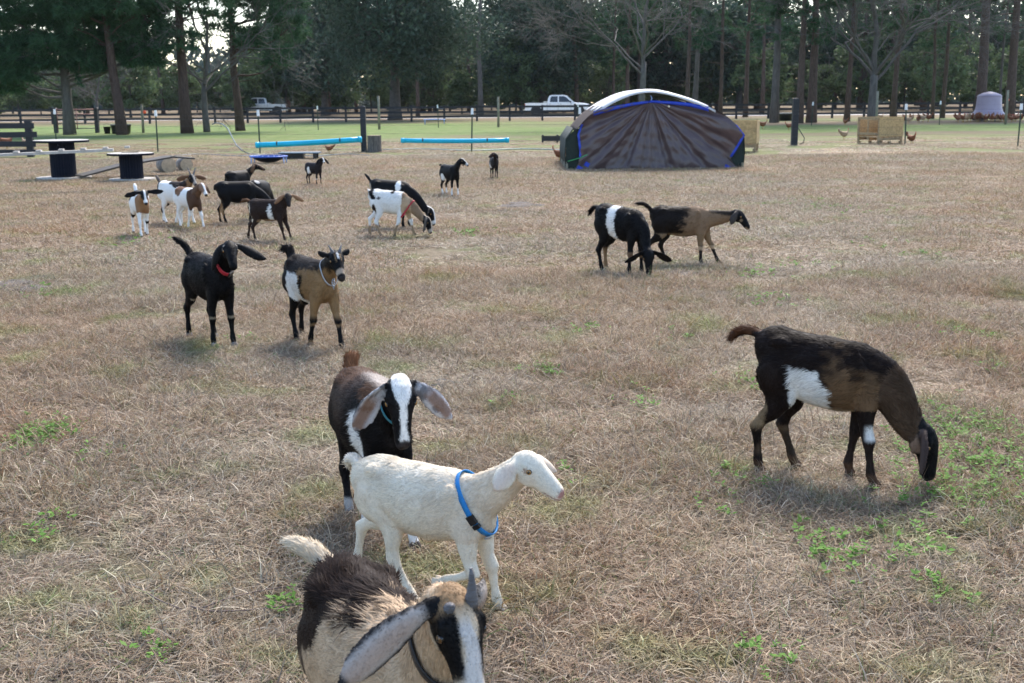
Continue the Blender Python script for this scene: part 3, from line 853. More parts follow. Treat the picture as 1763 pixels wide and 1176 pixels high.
# hoses
hp = [PT(365, 214, 42), PT(372, 211.5, 42), PT(382, 213, 41.5), PT(392, 221, 41), PT(399, 235, 40), PT(407, 250, 38), PT(418, 260, 36.5), G(430, 265.5, 0.02), G(448, 266, 0.02)]
tag(MB().tube(hp, 0.018, 6).build("hose", M_HOSE, None, True), "dark hose arching up and down in front of the left wire fence", "hose")
hp = [G(x, 267 + 1.6 * math.sin(x * 0.05), 0.02) for x in range(300, 640, 12)]
tag(MB().tube(hp, 0.017, 6).build("hose", M_HOSE, None, True), "grey blue hose lying along the foot of the left wire fence", "hose")
hp = [G(x, 257.5 + 1.3 * math.sin(x * 0.033), 0.02) for x in range(660, 976, 12)]
tag(MB().tube(hp, 0.02, 6).build("hose", M_PALEHOSE, None, True), "pale hose lying along the fence foot between stump and shelter", "hose")

# tubs and troughs
def tub(loc, r, h, lab, rim):
    t = thing("water_tub", lab, "tub", loc)
    MB().lathe([(0.0, 0.03), (r * 0.86, 0.03), (r * 0.97, h), (r, h), (r * 1.03, h - 0.03), (r * 0.98, h - 0.05), (r * 0.88, 0.0), (0, 0.0)], 28).build("shell", M_BLACKPLASTIC, t, True)
    MB().lathe([(r * 0.95, h + 0.003), (r * 1.04, h + 0.003), (r * 1.04, h + 0.028), (r * 0.95, h + 0.028), (r * 0.95, h + 0.003)], 28).build("rim", rim, t)
    MB().lathe([(0.0, h * 0.8), (r * 0.93, h * 0.8)], 28).build("water", M_GLASS, t)
tub(G(209, 230), 0.52, 0.46, "black round water tub at the foot of the leaning pine", M_GREYWOOD)
tub(AT(1352, 81), 0.5, 0.5, "black tub with a white rim between the pine trunks right of the shelter", M_WHITEPLASTIC)
t = thing("bucket", "small black bucket standing left of the round water tub", "bucket", G(185, 230))
MB().lathe([(0.0, 0.0), (0.14, 0.0), (0.19, 0.36), (0.2, 0.36), (0.17, 0.34), (0.13, 0.02), (0, 0.02)], 18).build("shell", M_BLACKPLASTIC, t, True)
MB().tube([(0.19 * math.cos(x), 0, 0.36 + 0.16 * math.sin(x)) for x in np.linspace(0, math.pi, 9)], 0.006, 5).build("handle", M_WIRE, t, True)
q = G(958, 262)
t = thing("feed_trough", "black feed trough on posts sticking out left of the tarp shelter", "trough", (PT(955, 240, 45).x, 45, -0.26))
MB().box((0, 0, 0.34), (1.0, 0.24, 0.025)).build("bottom", M_BLACKPLASTIC, t)
MB().box((0, -0.125, 0.42), (1.0, 0.02, 0.19)).build("side", M_BLACKPLASTIC, t)
MB().box((0, 0.125, 0.42), (1.0, 0.02, 0.19)).build("side", M_BLACKPLASTIC, t)
for sx in (-0.46, 0.1, 0.46):
    MB().box((sx, 0, 0.28), (0.07, 0.20, 0.56)).build("support", M_BLACKPLASTIC, t)

# ------------------------------------------------------------------ tarp shelter
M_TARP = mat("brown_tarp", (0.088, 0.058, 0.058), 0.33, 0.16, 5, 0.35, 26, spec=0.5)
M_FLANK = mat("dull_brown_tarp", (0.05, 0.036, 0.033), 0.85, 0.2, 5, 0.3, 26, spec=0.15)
def make_shelter():
    base = G(1127, 291)
    t = thing("tarp_shelter", "brown tarp shelter with arched white roof and blue hemmed front", "shelter", base)
    k = 73.0
    # half outline of the hoop, measured in metres from the middle
    hoop = [(-2.08, 0), (-2.10, 0.35), (-2.06, 0.62), (-1.93, 0.85), (-1.62, 1.22), (-1.30, 1.45), (-0.95, 1.64), (-0.60, 1.78), (-0.25, 1.845), (0.08, 1.83), (0.45, 1.74), (0.85, 1.62), (1.25, 1.46), (1.68, 1.22), (2.00, 0.93), (2.12, 0.70), (2.16, 0.35), (2.15, 0.0)]
    hx = np.array([p[0] for p in hoop]); hz = np.array([p[1] for p in hoop])
    # denser outline
    s = np.concatenate([[0], np.cumsum(np.hypot(np.diff(hx), np.diff(hz)))]); s /= s[-1]
    u = np.linspace(0, 1, 61)
    OX, OZ = np.interp(u, s, hx), np.interp(u, s, hz)
    for it in range(3):
        OX[1:-1] = (OX[:-2] + 2 * OX[1:-1] + OX[2:]) / 4; OZ[1:-1] = (OZ[:-2] + 2 * OZ[1:-1] + OZ[2:]) / 4
    i_l = int(np.argmin(np.abs(OX + 1.42) + (OZ < 1))); i_r = int(np.argmin(np.abs(OX - 1.38) + (OZ < 1)))
    # roof: sheet over hoops, front edge drawn down so its face shows
    ys = [-0.10, -0.085, -0.03, 0.10, 0.35, 0.9, 1.6, 2.4, 3.2]
    dz = [-0.075, -0.045, -0.015, 0.0, 0.01, -0.03, 0.012, -0.03, 0.0]
    V = []
    for y, d in zip(ys, dz):
        sc = 1 + d * 0.55
        w = np.clip((OZ - 0.7) / 0.5, 0, 1)
        V.append(np.stack([OX * (1 + (sc - 1) * 0.3), np.full(61, y), OZ + d * w + 0.03], 1)[i_l:i_r + 1])
    nv = len(V[0])
    f = [(i * nv + j, i * nv + j + 1, (i + 1) * nv + j + 1, (i + 1) * nv + j) for i in range(len(ys) - 1) for j in range(nv - 1)]
    m, nt, b = newmat("white_roof_sheet")
    b.inputs["Base Color"].default_value = (0.82, 0.82, 0.80, 1); b.inputs["Roughness"].default_value = 0.45
    tcx = nt.nodes.new("ShaderNodeTexCoord"); n_ = noise_node(nt, 3, 4, tcx.outputs["Object"])
    nt.links.new(ramp(nt, n_.outputs[0], [(0.3, 0.70), (0.6, 0.84)]), b.inputs["Base Color"])
    tl = nt.nodes.new("ShaderNodeBsdfTranslucent"); tl.inputs[0].default_value = (0.8, 0.8, 0.78, 1)
    mx = nt.nodes.new("ShaderNodeMixShader"); mx.inputs[0].default_value = 0.35
    nt.links.new(b.outputs[0], mx.inputs[1]); nt.links.new(tl.outputs[0], mx.inputs[2]); nt.links.new(mx.outputs[0], nt.nodes["Material Output"].inputs[0])
    roof = MB().add(np.concatenate(V), f).build("roof_sheet", m, t, True)
    sol = roof.modifiers.new("thickness", 'SOLIDIFY'); sol.thickness = 0.012
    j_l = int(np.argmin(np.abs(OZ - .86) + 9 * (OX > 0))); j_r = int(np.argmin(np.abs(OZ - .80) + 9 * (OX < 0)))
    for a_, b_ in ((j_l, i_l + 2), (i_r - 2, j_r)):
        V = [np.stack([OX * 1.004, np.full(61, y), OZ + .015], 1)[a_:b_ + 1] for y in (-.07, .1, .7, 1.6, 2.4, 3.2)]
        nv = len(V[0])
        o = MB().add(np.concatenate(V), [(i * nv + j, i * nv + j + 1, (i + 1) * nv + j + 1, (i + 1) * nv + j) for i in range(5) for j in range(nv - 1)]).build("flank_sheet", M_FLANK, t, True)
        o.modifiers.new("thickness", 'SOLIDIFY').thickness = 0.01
    # hoops
    for y in (0.04, 1.1, 2.15, 3.15):
        MB().tube(np.stack([OX * 0.985, np.full(61, y), OZ * 0.985], 1)[::2], 0.02, 6).build("hoop", M_TPOST, t, True)
    for sx in (-1, 1):
        MB().box((sx * 2.10, 1.6, 0.07), (0.05, 3.3, 0.14)).build("base_board", M_POSTWOOD, t)
    # mesh sides: dark green cloth over the lower hoop
    M_SIDE = mat("dark_green_shade_cloth", (0.018, 0.030, 0.024), 0.8, 0.4, 30, 0.3, 80)
    for sgn in (-1, 1):
        V = []
        for y in np.linspace(0.0, 3.2, 14):
            bul = 0.012 * math.sin(y * 5)
            V.append([(sgn * (2.115 + bul), y, 0.02), (sgn * (2.145 + bul), y, 0.36), (sgn * (2.12 + bul), y, 0.72), (sgn * (1.95 + bul), y, 0.975)])
        f = [(i * 4 + j, i * 4 + j + 1, i * 4 + j + 5, i * 4 + j + 4) for i in range(13) for j in range(3)]
        o = MB().add(np.array(V).reshape(-1, 3), f).build("side_cloth", M_SIDE, t, True)
        o.modifiers.new("thickness", 'SOLIDIFY').thickness = 0.01
        # front return of the cloth beside the tarp
        MB().add([(sgn * 1.72, 0.02, 0.02), (sgn * 2.10, 0.02, 0.02), (sgn * 2.13, 0.02, 0.72), (sgn * 1.90, 0.02, 0.96), (sgn * 1.72, 0.02, 0.96)], [(0, 1, 2, 3, 4)]).build("corner_cloth", M_SIDE, t)
    # brown front tarp: hangs from the middle of its upper edge, folds fan out from there
    TL, TR = (-1.46, 1.44), (1.30, 1.44)
    pin = np.array([-0.115, 1.61])
    left = [(-1.90, 0.02), (-1.82, 0.18), (-1.81, 0.45), (-1.86, 0.82), (-1.76, 1.09), (-1.47, 1.36)]
    topo = [(-1.0, 1.47), (-0.55, 1.55), (-0.115, 1.60), (0.35, 1.575), (0.8, 1.535), (1.20, 1.45)]
    rt = [(1.66, 1.24), (1.92, 1.03), (2.12, 0.78), (1.96, 0.48), (1.80, 0.22), (1.97, 0.02)]
    out = np.array(left + topo + rt)
    s = np.concatenate([[0], np.cumsum(np.hypot(*np.diff(out, axis=0).T))]); s /= s[-1]
    u = np.linspace(0, 1, 181)
    E = np.stack([np.interp(u, s, out[:, 0]), np.interp(u, s, out[:, 1])], 1)
    bot = np.stack([np.linspace(E[-1, 0], E[0, 0], 121), np.full(121, 0.02)], 1)[1:-1]
    bot[:, 1] += 0.012 * np.sin(np.linspace(0, 40, 119))
    ring = np.concatenate([E, bot])            # closed outline seen from the pin
    nr, ns = len(ring), 26
    ang = np.arctan2(ring[:, 0] - pin[0], -(ring[:, 1] - pin[1]))
    rng = np.random.default_rng(4)
    ph = rng.uniform(0, 6.28, 6)
    folds = 0.5 * np.sin(ang * 9 + ph[0]) + 0.35 * np.sin(ang * 17 + ph[1]) + 0.25 * np.sin(ang * 29 + ph[2]) + 0.14 * np.sin(ang * 47 + ph[3])
    folds = np.sign(folds) * np.abs(folds) ** 0.8
    V = [(pin[0], -0.03, pin[1])]
    for i in range(1, ns + 1):
        f_ = i / ns
        P = pin + (ring - pin) * f_
        amp = 0.125 * (f_ ** 0.8) * (1 - 0.35 * f_)
        wr = 0.018 * np.sin(P[:, 0] * 7 + P[:, 1] * 9 + ph[4]) * np.sin(P[:, 1] * 13 - P[:, 0] * 4 + ph[5]) + 0.006 * np.sin(P[:, 0] * 31 + 5 * np.sin(P[:, 1] * 11))
        belly = -0.16 * np.clip(1 - P[:, 1] / 1.5, 0, 1) ** 1.5 * np.exp(-((P[:, 0]) / 1.3) ** 2)
        edge = np.where(i == ns, 0.4, 1.0)
        V += list(np.stack([P[:, 0], -0.06 + folds * amp * edge + wr + belly, P[:, 1]], 1))
    f = [(0, 1 + (j + 1) % nr, 1 + j) for j in range(nr)]
    for i in range(ns - 1):
        o = 1 + i * nr
        f += [(o + j, o + (j + 1) % nr, o + nr + (j + 1) % nr, o + nr + j) for j in range(nr)]
    tp = MB().add(np.array(V), f).build("front_tarp", M_TARP, t, True)
    Vn = np.array(V)
    last = Vn[1 + (ns - 1) * nr:]
    M_HEM = mat("blue_tarp_hem", (0.015, 0.05, 0.42), 0.4, 0.15)
    def hem(a_, b_, w, name="hem"):
        seg = last[a_:b_]
        c = np.array([pin[0], -0.06, pin[1] - 0.4])
        V1 = seg + np.array([0, -0.012, 0]); d = c - seg; d[:, 1] = 0; d /= np.linalg.norm(d, axis=1)[:, None]
        V2 = V1 + d * w
        k_ = len(seg)
        o = MB().add(np.concatenate([V1, V2]), [(i, i + 1, k_ + i + 1, k_ + i) for i in range(k_ - 1)]).build(name, M_HEM, t, True)
        o.modifiers.new("thickness", 'SOLIDIFY').thickness = 0.006
    i1, i2 = int(181 * s[4] * 0.98), int(181 * s[12])
    hem(8, int(181 * s[4]), 0.055)
    hem(int(181 * s[13]), 172, 0.06)
    # blue upper hem: a folded band standing proud of the tarp top
    seg = last[int(181 * s[5]):int(181 * s[11]) + 2]
    k_ = len(seg)
    bandw = 0.045 + 0.05 * np.abs(np.linspace(-1, 1, k_))
    V1 = seg + np.array([0, -0.02, 0.01]); V2 = seg + np.stack([np.zeros(k_), np.full(k_, -0.025), -bandw], 1)
    o = MB().add(np.concatenate([V1, V2]), [(i, i + 1, k_ + i + 1, k_ + i) for i in range(k_ - 1)]).build("hem", M_HEM, t, True)
    o.modifiers.new("thickness", 'SOLIDIFY').thickness = 0.006
    for cx, cz in ((-1.62, 0.12), (-1.80, 0.03), (1.72, 0.03)):
        MB().box((cx, -0.09, cz), (0.13, 0.05, 0.10), rz=0.3, ry=0.5).build("corner_patch", M_HEM, t)
    MB().tube([(pin[0], -0.02, pin[1] - 0.03), (pin[0] + 0.02, 0.0, 1.66), (pin[0], 0.03, 1.72)], 0.012, 6).build("tie", M_BLUEPALE, t, True)
    for dx in (-0.9, 0.3):
        MB().lathe([(0.008, 0), (0.022, 0), (0.022, 0.006), (0.008, 0.006), (0.008, 0)], 12).build("eyelet", M_CHROME, t, loc=(dx, -0.095, 1.47), rot=(math.pi / 2, 0, 0))
    MB().tube([(-2.08, -0.06, 0.20), (-1.8, -0.1, 0.28), (-1.62, -0.1, 0.36)], 0.01, 5).build("rope", mat("green_rope", (0.05, 0.4, 0.12), 0.6, 0.2), t, True)
    return t
make_shelter()

# ------------------------------------------------------------------ wooden feeders
def osb_feeder(loc, rz, w, dpt, h, lab, ph=0.27):
    t = thing("hay_feeder", lab, "feeder", loc, rz)
    # pallet
    for k in range(5):
        MB().box((-w / 2 + 0.05 + k * (w - 0.1) / 4, 0, ph - 0.012), (0.09, dpt, 0.022)).build("pallet_board", M_PALLET, t)
    for y in (-dpt / 2 + 0.045, 0, dpt / 2 - 0.045):
        MB().box((0, y, ph - 0.075), (w, 0.07, 0.095)).build("bearer", M_PALLET, t)
    for x in (-w / 2 + 0.05, 0.0, w / 2 - 0.05):
        MB().box((x, 0, 0.022), (0.09, dpt * 0.98, 0.03)).build("skid", M_PALLET, t)
        for y in (-dpt / 2 + 0.05, dpt / 2 - 0.05):
            MB().box((x, y, 0.075), (0.085, 0.08, 0.07)).build("block", M_PALLET, t)
    # corner posts, panels
    for sx in (-1, 1):
        for sy in (-1, 1):
            MB().box((sx * (w / 2 - 0.03), sy * (dpt / 2 - 0.03), h / 2 + 0.04), (0.055, 0.055, h - 0.10)).build("corner_post", M_PALLET, t)
    MB().box((0, -dpt / 2 - 0.009, ph + (h - ph) / 2), (w, 0.012, h - ph)).build("front_panel", M_OSB, t)
    MB().box((0, dpt / 2 + 0.009, ph + (h - ph) / 2), (w, 0.012, h - ph)).build("rear_panel", M_OSB, t)
    MB().box((w / 2 + 0.009, 0, ph + (h - ph) / 2), (0.012, dpt - 0.01, h - ph)).build("side_panel", M_OSB, t)
    for z in (ph + 0.10, h - 0.04):
        MB().box((-w / 2 + 0.002, 0, z), (0.03, dpt - 0.12, 0.08)).build("side_rail", M_PALLET, t)
    MB().box((-w / 2 + 0.001, 0.0, ph + (h - ph) / 2), (0.028, 0.07, h - ph - 0.24)).build("side_rail", M_PALLET, t)
    return t
osb_feeder(G(1514, 248), 0.5, 1.16, 1.0, 0.94, "open sided strand board hay feeder on a pallet, standing clear on the right")
osb_feeder(AT(1277, 36.5), -0.3, 1.0, 0.9, 0.95, "strand board crate on a pallet half hidden behind the right side of the tarp shelter")

# bell shaped feeder
q = AT(1701, 75.5)
t = thing("bell_feeder", "large mauve bell shaped feeder with hens crowding beneath it", "feeder", q)
MB().lathe([(1.02, 0.34), (1.05, 0.32), (1.0, 0.42), (0.86, 0.62), (0.79, 0.80), (0.76, 1.2), (0.73, 1.55), (0.70, 1.62), (0.4, 1.76), (0.12, 1.83), (0.0, 1.84)], 32).build("hopper", M_BELL, t, True)
MB().lathe([(0.735, 1.54), (0.76, 1.54), (0.765, 1.575), (0.735, 1.58)], 32).build("band", M_BELL, t, True)
MB().lathe([(0.0, 0.20), (0.7, 0.20), (0.78, 0.30), (0.80, 0.30), (0.72, 0.17), (0.0, 0.17)], 28).build("tray", M_BLACKPLASTIC, t, True)
for k in range(4):
    x = k * math.pi / 2 + 0.4
    MB().tube([(0.6 * math.cos(x), 0.6 * math.sin(x), 0.0), (0.6 * math.cos(x), 0.6 * math.sin(x), 0.75)], 0.035, 7).build("leg", M_TPOST, t, True)

# ------------------------------------------------------------------ pickups
def make_truck():
    t = thing("pickup_truck", "white crew cab pickup parked on the road behind the board fence, left of the shelter", "pickup")
    def loft(st, hwfac=0.9):
        V = []
        for x, z0, z1, w in st:
            r = 0.07
            V.append([(x, -w, z0 + r), (x, -w + r, z0), (x, w - r, z0), (x, w, z0 + r), (x, w, z1 - r), (x, w - r * 1.4, z1), (x, -w + r * 1.4, z1), (x, -w, z1 - r)])
        f = [(i * 8 + j, (i + 1) * 8 + j, (i + 1) * 8 + (j + 1) % 8, i * 8 + (j + 1) % 8) for i in range(len(st) - 1) for j in range(8)]
        f += [tuple(range(8)), tuple(range((len(st) - 1) * 8, len(st) * 8))[::-1]]
        return np.array(V).reshape(-1, 3), f
    # lower body with hood
    MB().add(*loft([(-0.86, 0.50, 1.20, 0.97), (0.9, 0.50, 1.20, 0.98), (1.55, 0.52, 1.22, 0.97), (2.4, 0.55, 1.17, 0.95), (2.80, 0.58, 1.08, 0.90), (2.88, 0.62, 1.00, 0.86)])).build("body", M_TRUCK, t)
    # bed
    for sy in (-1, 1):
        MB().box((-1.87, sy * 0.93, 0.86), (1.96, 0.09, 0.68)).build("bed_side", M_TRUCK, t)
    MB().box((-1.87, 0, 0.62), (1.95, 1.76, 0.1)).build("bed_floor", M_BLACKPLASTIC, t)
    MB().box((-2.88, 0, 0.88), (0.06, 1.76, 0.62)).build("tailgate", M_TRUCK, t)
    # cab
    side = [(-0.88, 1.16), (-0.80, 1.62), (-0.68, 1.84), (-0.45, 1.90), (0.55, 1.90), (0.85, 1.83), (1.62, 1.19)]
    def wid(z): return 0.95 - (z - 1.16) * 0.26
    nS = len(side)
    V = [(x, -wid(z), z) for x, z in side] + [(x, wid(z), z) for x, z in side]
    f = [(i, (i + 1) % nS, nS + (i + 1) % nS, nS + i)[::-1] for i in range(nS)] + [tuple(range(nS)), tuple(range(nS, 2 * nS))[::-1]]
    cab = MB().add(V, f).build("cab", M_TRUCK, t)
    def pane(poly, sy, name="window"):
        o_ = 0.006
        V = [(x, sy * (wid(z) + o_), z) for x, z in poly]
        MB().add(V, [tuple(range(len(poly)))[::sy * -1 or 1]]).build(name, M_GLASS, cab)
    for sy in (-1, 1):
        pane([(-0.66, 1.27), (-0.58, 1.68), (-0.50, 1.78), (0.06, 1.78), (0.06, 1.27)], sy)
        pane([(0.17, 1.27), (0.17, 1.78), (0.60, 1.78), (0.80, 1.70), (1.22, 1.33), (1.22, 1.27)], sy)
    MB().add([(1.555, -0.80, 1.26), (1.555, 0.80, 1.26), (0.93, 0.70, 1.785), (0.93, -0.70, 1.785)], [(0, 1, 2, 3)]).build("windscreen", M_GLASS, cab, loc=(0.012, 0, 0.01))
    MB().add([(-0.858, -0.8, 1.3), (-0.80, -0.74, 1.66), (-0.80, 0.74, 1.66), (-0.858, 0.8, 1.3)], [(0, 1, 2, 3)]).build("rear_window", M_GLASS, cab, loc=(-0.012, 0, 0))
    for x, sy in ((0.12, -1), (0.12, 1)):
        MB().box((x, sy * 0.985, 0.87), (0.018, 0.012, 0.62)).build("door_gap", M_BLACKPLASTIC, t)
        MB().box((1.28, sy * 0.985, 0.87), (0.018, 0.012, 0.60)).build("door_gap", M_BLACKPLASTIC, t)
        MB().box((-0.87, sy * 0.985, 0.87), (0.018, 0.012, 0.66)).build("door_gap", M_BLACKPLASTIC, t)
        for hx in (-0.62, 0.32):
            MB().box((hx, sy * 0.992, 1.10), (0.17, 0.03, 0.04)).build("door_handle", M_CHROME, t)
        MB().box((1.22, sy * 1.08, 1.30), (0.12, 0.20, 0.16)).build("mirror", M_BLACKPLASTIC, t)
        MB().box((0.1, sy * 0.99, 0.50), (3.2, 0.06, 0.06)).build("sill_step", M_BLACKPLASTIC, t)
        MB().box((2.80, sy * 0.70, 0.98), (0.16, 0.36, 0.17)).build("headlight", M_LAMP, t)
        MB().box((-2.90, sy * 0.88, 0.95), (0.05, 0.14, 0.36)).build("tail_light", M_REDLENS, t)
        for wx in (-1.88, 1.98):
            MB().lathe([(0.0, 0.0), (0.50, 0.0), (0.50, 0.015), (0.0, 0.015)], 24).build("wheel_arch", M_BLACKPLASTIC, t, loc=(wx, sy * 0.985, 0.48), rot=(math.pi / 2 * sy, 0, 0))
            w = link("wheel", None, t, (wx, sy * 0.86, 0.41))
            MB().lathe([(0.24, -0.13), (0.37, -0.13), (0.405, -0.10), (0.41, 0.0), (0.405, 0.12), (0.37, 0.145), (0.24, 0.145)], 28).build("tyre", M_TYRE, w, True, rot=(math.pi / 2 * sy, 0, 0))
            MB().lathe([(0.0, 0.12), (0.06, 0.13), (0.10, 0.10), (0.2, 0.09), (0.24, 0.146), (0.255, 0.147)], 20).build("rim", M_RIM, w, True, rot=(math.pi / 2 * sy, 0, 0))
    MB().box((2.90, 0, 0.96), (0.03, 0.98, 0.22)).build("grille", M_BLACKPLASTIC, t)
    MB().box((2.92, 0, 0.965), (0.025, 0.98, 0.05)).build("grille_bar", M_CHROME, t)
    MB().box((2.93, 0, 0.64), (0.16, 1.78, 0.20)).build("front_bumper", M_CHROME, t)
    MB().box((-2.98, 0, 0.56), (0.14, 1.78, 0.18)).build("rear_bumper", M_CHROME, t)
    MB().box((-1.05, 0, 1.24), (0.34, 1.62, 0.20)).build("tool_box", M_RIM, t)
    return t
truck = make_truck()
truck.location = AT(960, 107.5)
truck.rotation_euler = (0, 0, -0.10)
t2 = copy_tree(truck)
t2["label"] = "white pickup seen small through the left fence, behind the thin crowned pine"
t2.location = AT(448, 130)
t2.rotation_euler = (0, 0, math.pi + 0.15)
for px, y, w, h, lab in ((532, 168, 1.3, 2.6, "small white shed standing far beyond the fence left of the round oak"), (757, 185, 1.6, 2.2, "small white shed standing far beyond the fence right of the round oak")):
    t = thing("shed", lab, "shed", AT(px, y), 0.1)
    MB().box((0, 0, h / 2), (w, 2.0, h)).build("wall", M_SHEDWHITE, t)
    MB().add([(-w / 2 - .1, -1.1, h), (w / 2 + .1, -1.1, h), (w / 2 + .1, 1.1, h), (-w / 2 - .1, 1.1, h), (0, -1.1, h + .5), (0, 1.1, h + .5)], [(0, 1, 4), (2, 3, 5), (1, 2, 5, 4), (3, 0, 4, 5), (0, 3, 2, 1)]).build("roof", M_GREYWOOD, t)
    MB().box((0, -1.01, h * 0.38), (w * 0.45, 0.03, h * 0.75)).build("door", M_GREYWOOD, t)

# ------------------------------------------------------------------ hens
def make_hen(mbody):
    t = thing("hen", "brown hen", "hen")
    st = [(-0.235, 0.335, .008, .020), (-0.20, 0.315, .028, .055), (-0.14, 0.26, .062, .080), (-0.06, 0.225, .088, .098), (0.03, 0.215, .092, .100), (0.10, 0.235, .075, .088), (0.145, 0.285, .046, .055), (0.165, 0.335, .031, .035), (0.180, 0.370, .027, .030), (0.195, 0.385, .020, .022), (0.205, 0.386, .008, .009)]
    V = []
    a = np.linspace(0, 2 * math.pi, 12, endpoint=False)
    for x, z, w, h in st:
        V.append(np.stack([np.full(12, x), w * np.cos(a), z + h * np.sin(a)], 1))
    f = [(i * 12 + j, i * 12 + (j + 1) % 12, (i + 1) * 12 + (j + 1) % 12, (i + 1) * 12 + j) for i in range(len(st) - 1) for j in range(12)]
    f += [tuple(range(12))[::-1], tuple(range((len(st) - 1) * 12, len(st) * 12))]
    MB().add(np.concatenate(V), f).build("body", mbody, t, True)
    tl = MB()
    for k in range(5):
        tl.box((-0.245, (k - 2) * 0.016, 0.365), (0.05, 0.008, 0.15), ry=-0.5, rx=(k - 2) * 0.12)
    tl.build("tail", mbody, t)
    for sy in (-1, 1):
        MB().box((-0.03, sy * 0.088, 0.235), (0.19, 0.018, 0.10), ry=0.2).build("wing", mbody, t)
        MB().tube([(0.0, sy * 0.04, 0.15), (0.012, sy * 0.045, 0.075), (0.0, sy * 0.045, 0.012)], [0.013, 0.008, 0.007], 6).tube([(-0.025, sy * 0.045, 0.008), (0.05, sy * 0.045, 0.006)], [0.006, 0.005], 5).build("leg", M_HENLEG, t, True)
    MB().box((0.188, 0, 0.422), (0.045, 0.008, 0.03), taper=0.6).build("comb", M_COMB, t)
    MB().box((0.197, 0, 0.352), (0.014, 0.02, 0.03)).build("wattle", M_COMB, t)
    MB().tube([(0.20, 0, 0.386), (0.228, 0, 0.378)], [0.009, 0.002], 6).build("beak", M_HENLEG, t, True)
    return t
hen0, hen1 = make_hen(M_HEN), make_hen(M_HENPALE)
HENS = [(12, 258, 0, 0.6, "brown hen standing by the black board panel at the left edge", 1.3), (46, 257, 1, 2.6, "buff hen pecking beside the black board panel, right of the brown one", 1.1),
        (567, 264, 0, 3.4, "russet hen walking between the stump and the low platform", 0.72), (964, 279, 0, 3.0, "russet hen poking out of the left side of the tarp shelter", 1.0),
        (1313, 222, 0, 0.0, "dark russet hen right behind the strand board crate", 1.1), (1358, 224, 0, 3.1, "hen half hidden by the thick black post", 1.0),
        (1453, 241, 1, 0.4, "buff hen grazing alone left of the hay feeder", 1.0), (1569, 249, 0, -1.2, "dark hen facing away next to the steel post right of the hay feeder", 1.0),
        (1455, 216, 0, 2.0, "hen scratching under the trees left of the hay feeder", 1.0), (1516, 206, 1, 0.2, "pale hen perched behind the top of the hay feeder", 1.0)]
used = {0: False, 1: False}
for px, py, w, rz, lab, sc in HENS:
    src = (hen0, hen1)[w]
    h = src if not used[w] else copy_tree(src)
    used[w] = True
    h["label"] = lab; h["group"] = "free ranging hens"
    h.location = G(px, py); h.rotation_euler = (0, 0, rz); h.scale = (sc,) * 3
rr = random.Random(8)
for i in range(40):
    if i < 34:
        loc = AT(1650 + i * 3.3 + rr.uniform(-4, 4), rr.uniform(71.5, 75.0))
        lab = "brown hen in the crowd feeding round the mauve bell feeder"
        grp = "hens crowding round the bell feeder"
    else:
        loc = AT(1556 + (i - 34) * 8 + rr.uniform(-3, 3), rr.uniform(70, 76)); lab = "brown hen scratching in the litter between hay feeder and bell feeder"
        grp = "hens scratching in the litter on the right"
    h = copy_tree((hen0, hen0, hen1)[i % 3])
    h["label"] = lab; h["group"] = grp
    h.location = loc; h.rotation_euler = (0, 0, rr.uniform(0, 6.28)); h.scale = (rr.uniform(1.0, 1.35),) * 3

# ------------------------------------------------------------------ goats
from mathutils.bvhtree import BVHTree

HEAD_ST = [(-0.12, 0.01, .10, .12), (0.0, 0.025, .19, .22), (0.13, 0.035, .232, .262), (0.27, 0.03, .235, .262), (0.40, 0.02, .205, .235), (0.52, 0.008, .165, .20),
           (0.66, -0.014, .145, .182), (0.80, -0.04, .130, .158), (0.91, -0.058, .124, .138), (0.985, -0.07, .102, .112), (1.025, -0.078, .055, .062)]
TORSO_ST = [(-.535, .865, .055, .06), (-.50, .835, .105, .12), (-.43, .80, .150, .18), (-.33, .775, .172, .215), (-.20, .75, .183, .235), (-.05, .733, .192, .252),
            (.10, .733, .190, .255), (.23, .745, .176, .248), (.34, .757, .155, .235), (.43, .765, .128, .20), (.50, .765, .09, .14), (.535, .76, .045, .07)]
FRONT = np.array([(.30, .84, .05, .03), (.35, .73, .105, .055), (.36, .60, .088, .055), (.345, .50, .058, .046), (.34, .42, .043, .034), (.350, .335, .044, .038), (.345, .285, .028, .026),
                  (.345, .20, .023, .021), (.345, .115, .033, .029), (.360, .07, .027, .027), (.372, .045, .036, .034), (.380, .0, .040, .038)])
HIND = np.array([(-.33, .87, .08, .05), (-.33, .77, .150, .075), (-.31, .66, .142, .078), (-.295, .57, .105, .064), (-.335, .48, .066, .050), (-.40, .41, .042, .032), (-.440, .35, .047, .035),
                 (-.428, .285, .029, .025), (-.415, .20, .024, .022), (-.405, .115, .033, .029), (-.392, .07, .027, .027), (-.380, .045, .036, .034), (-.372, .0, .040, .038)])


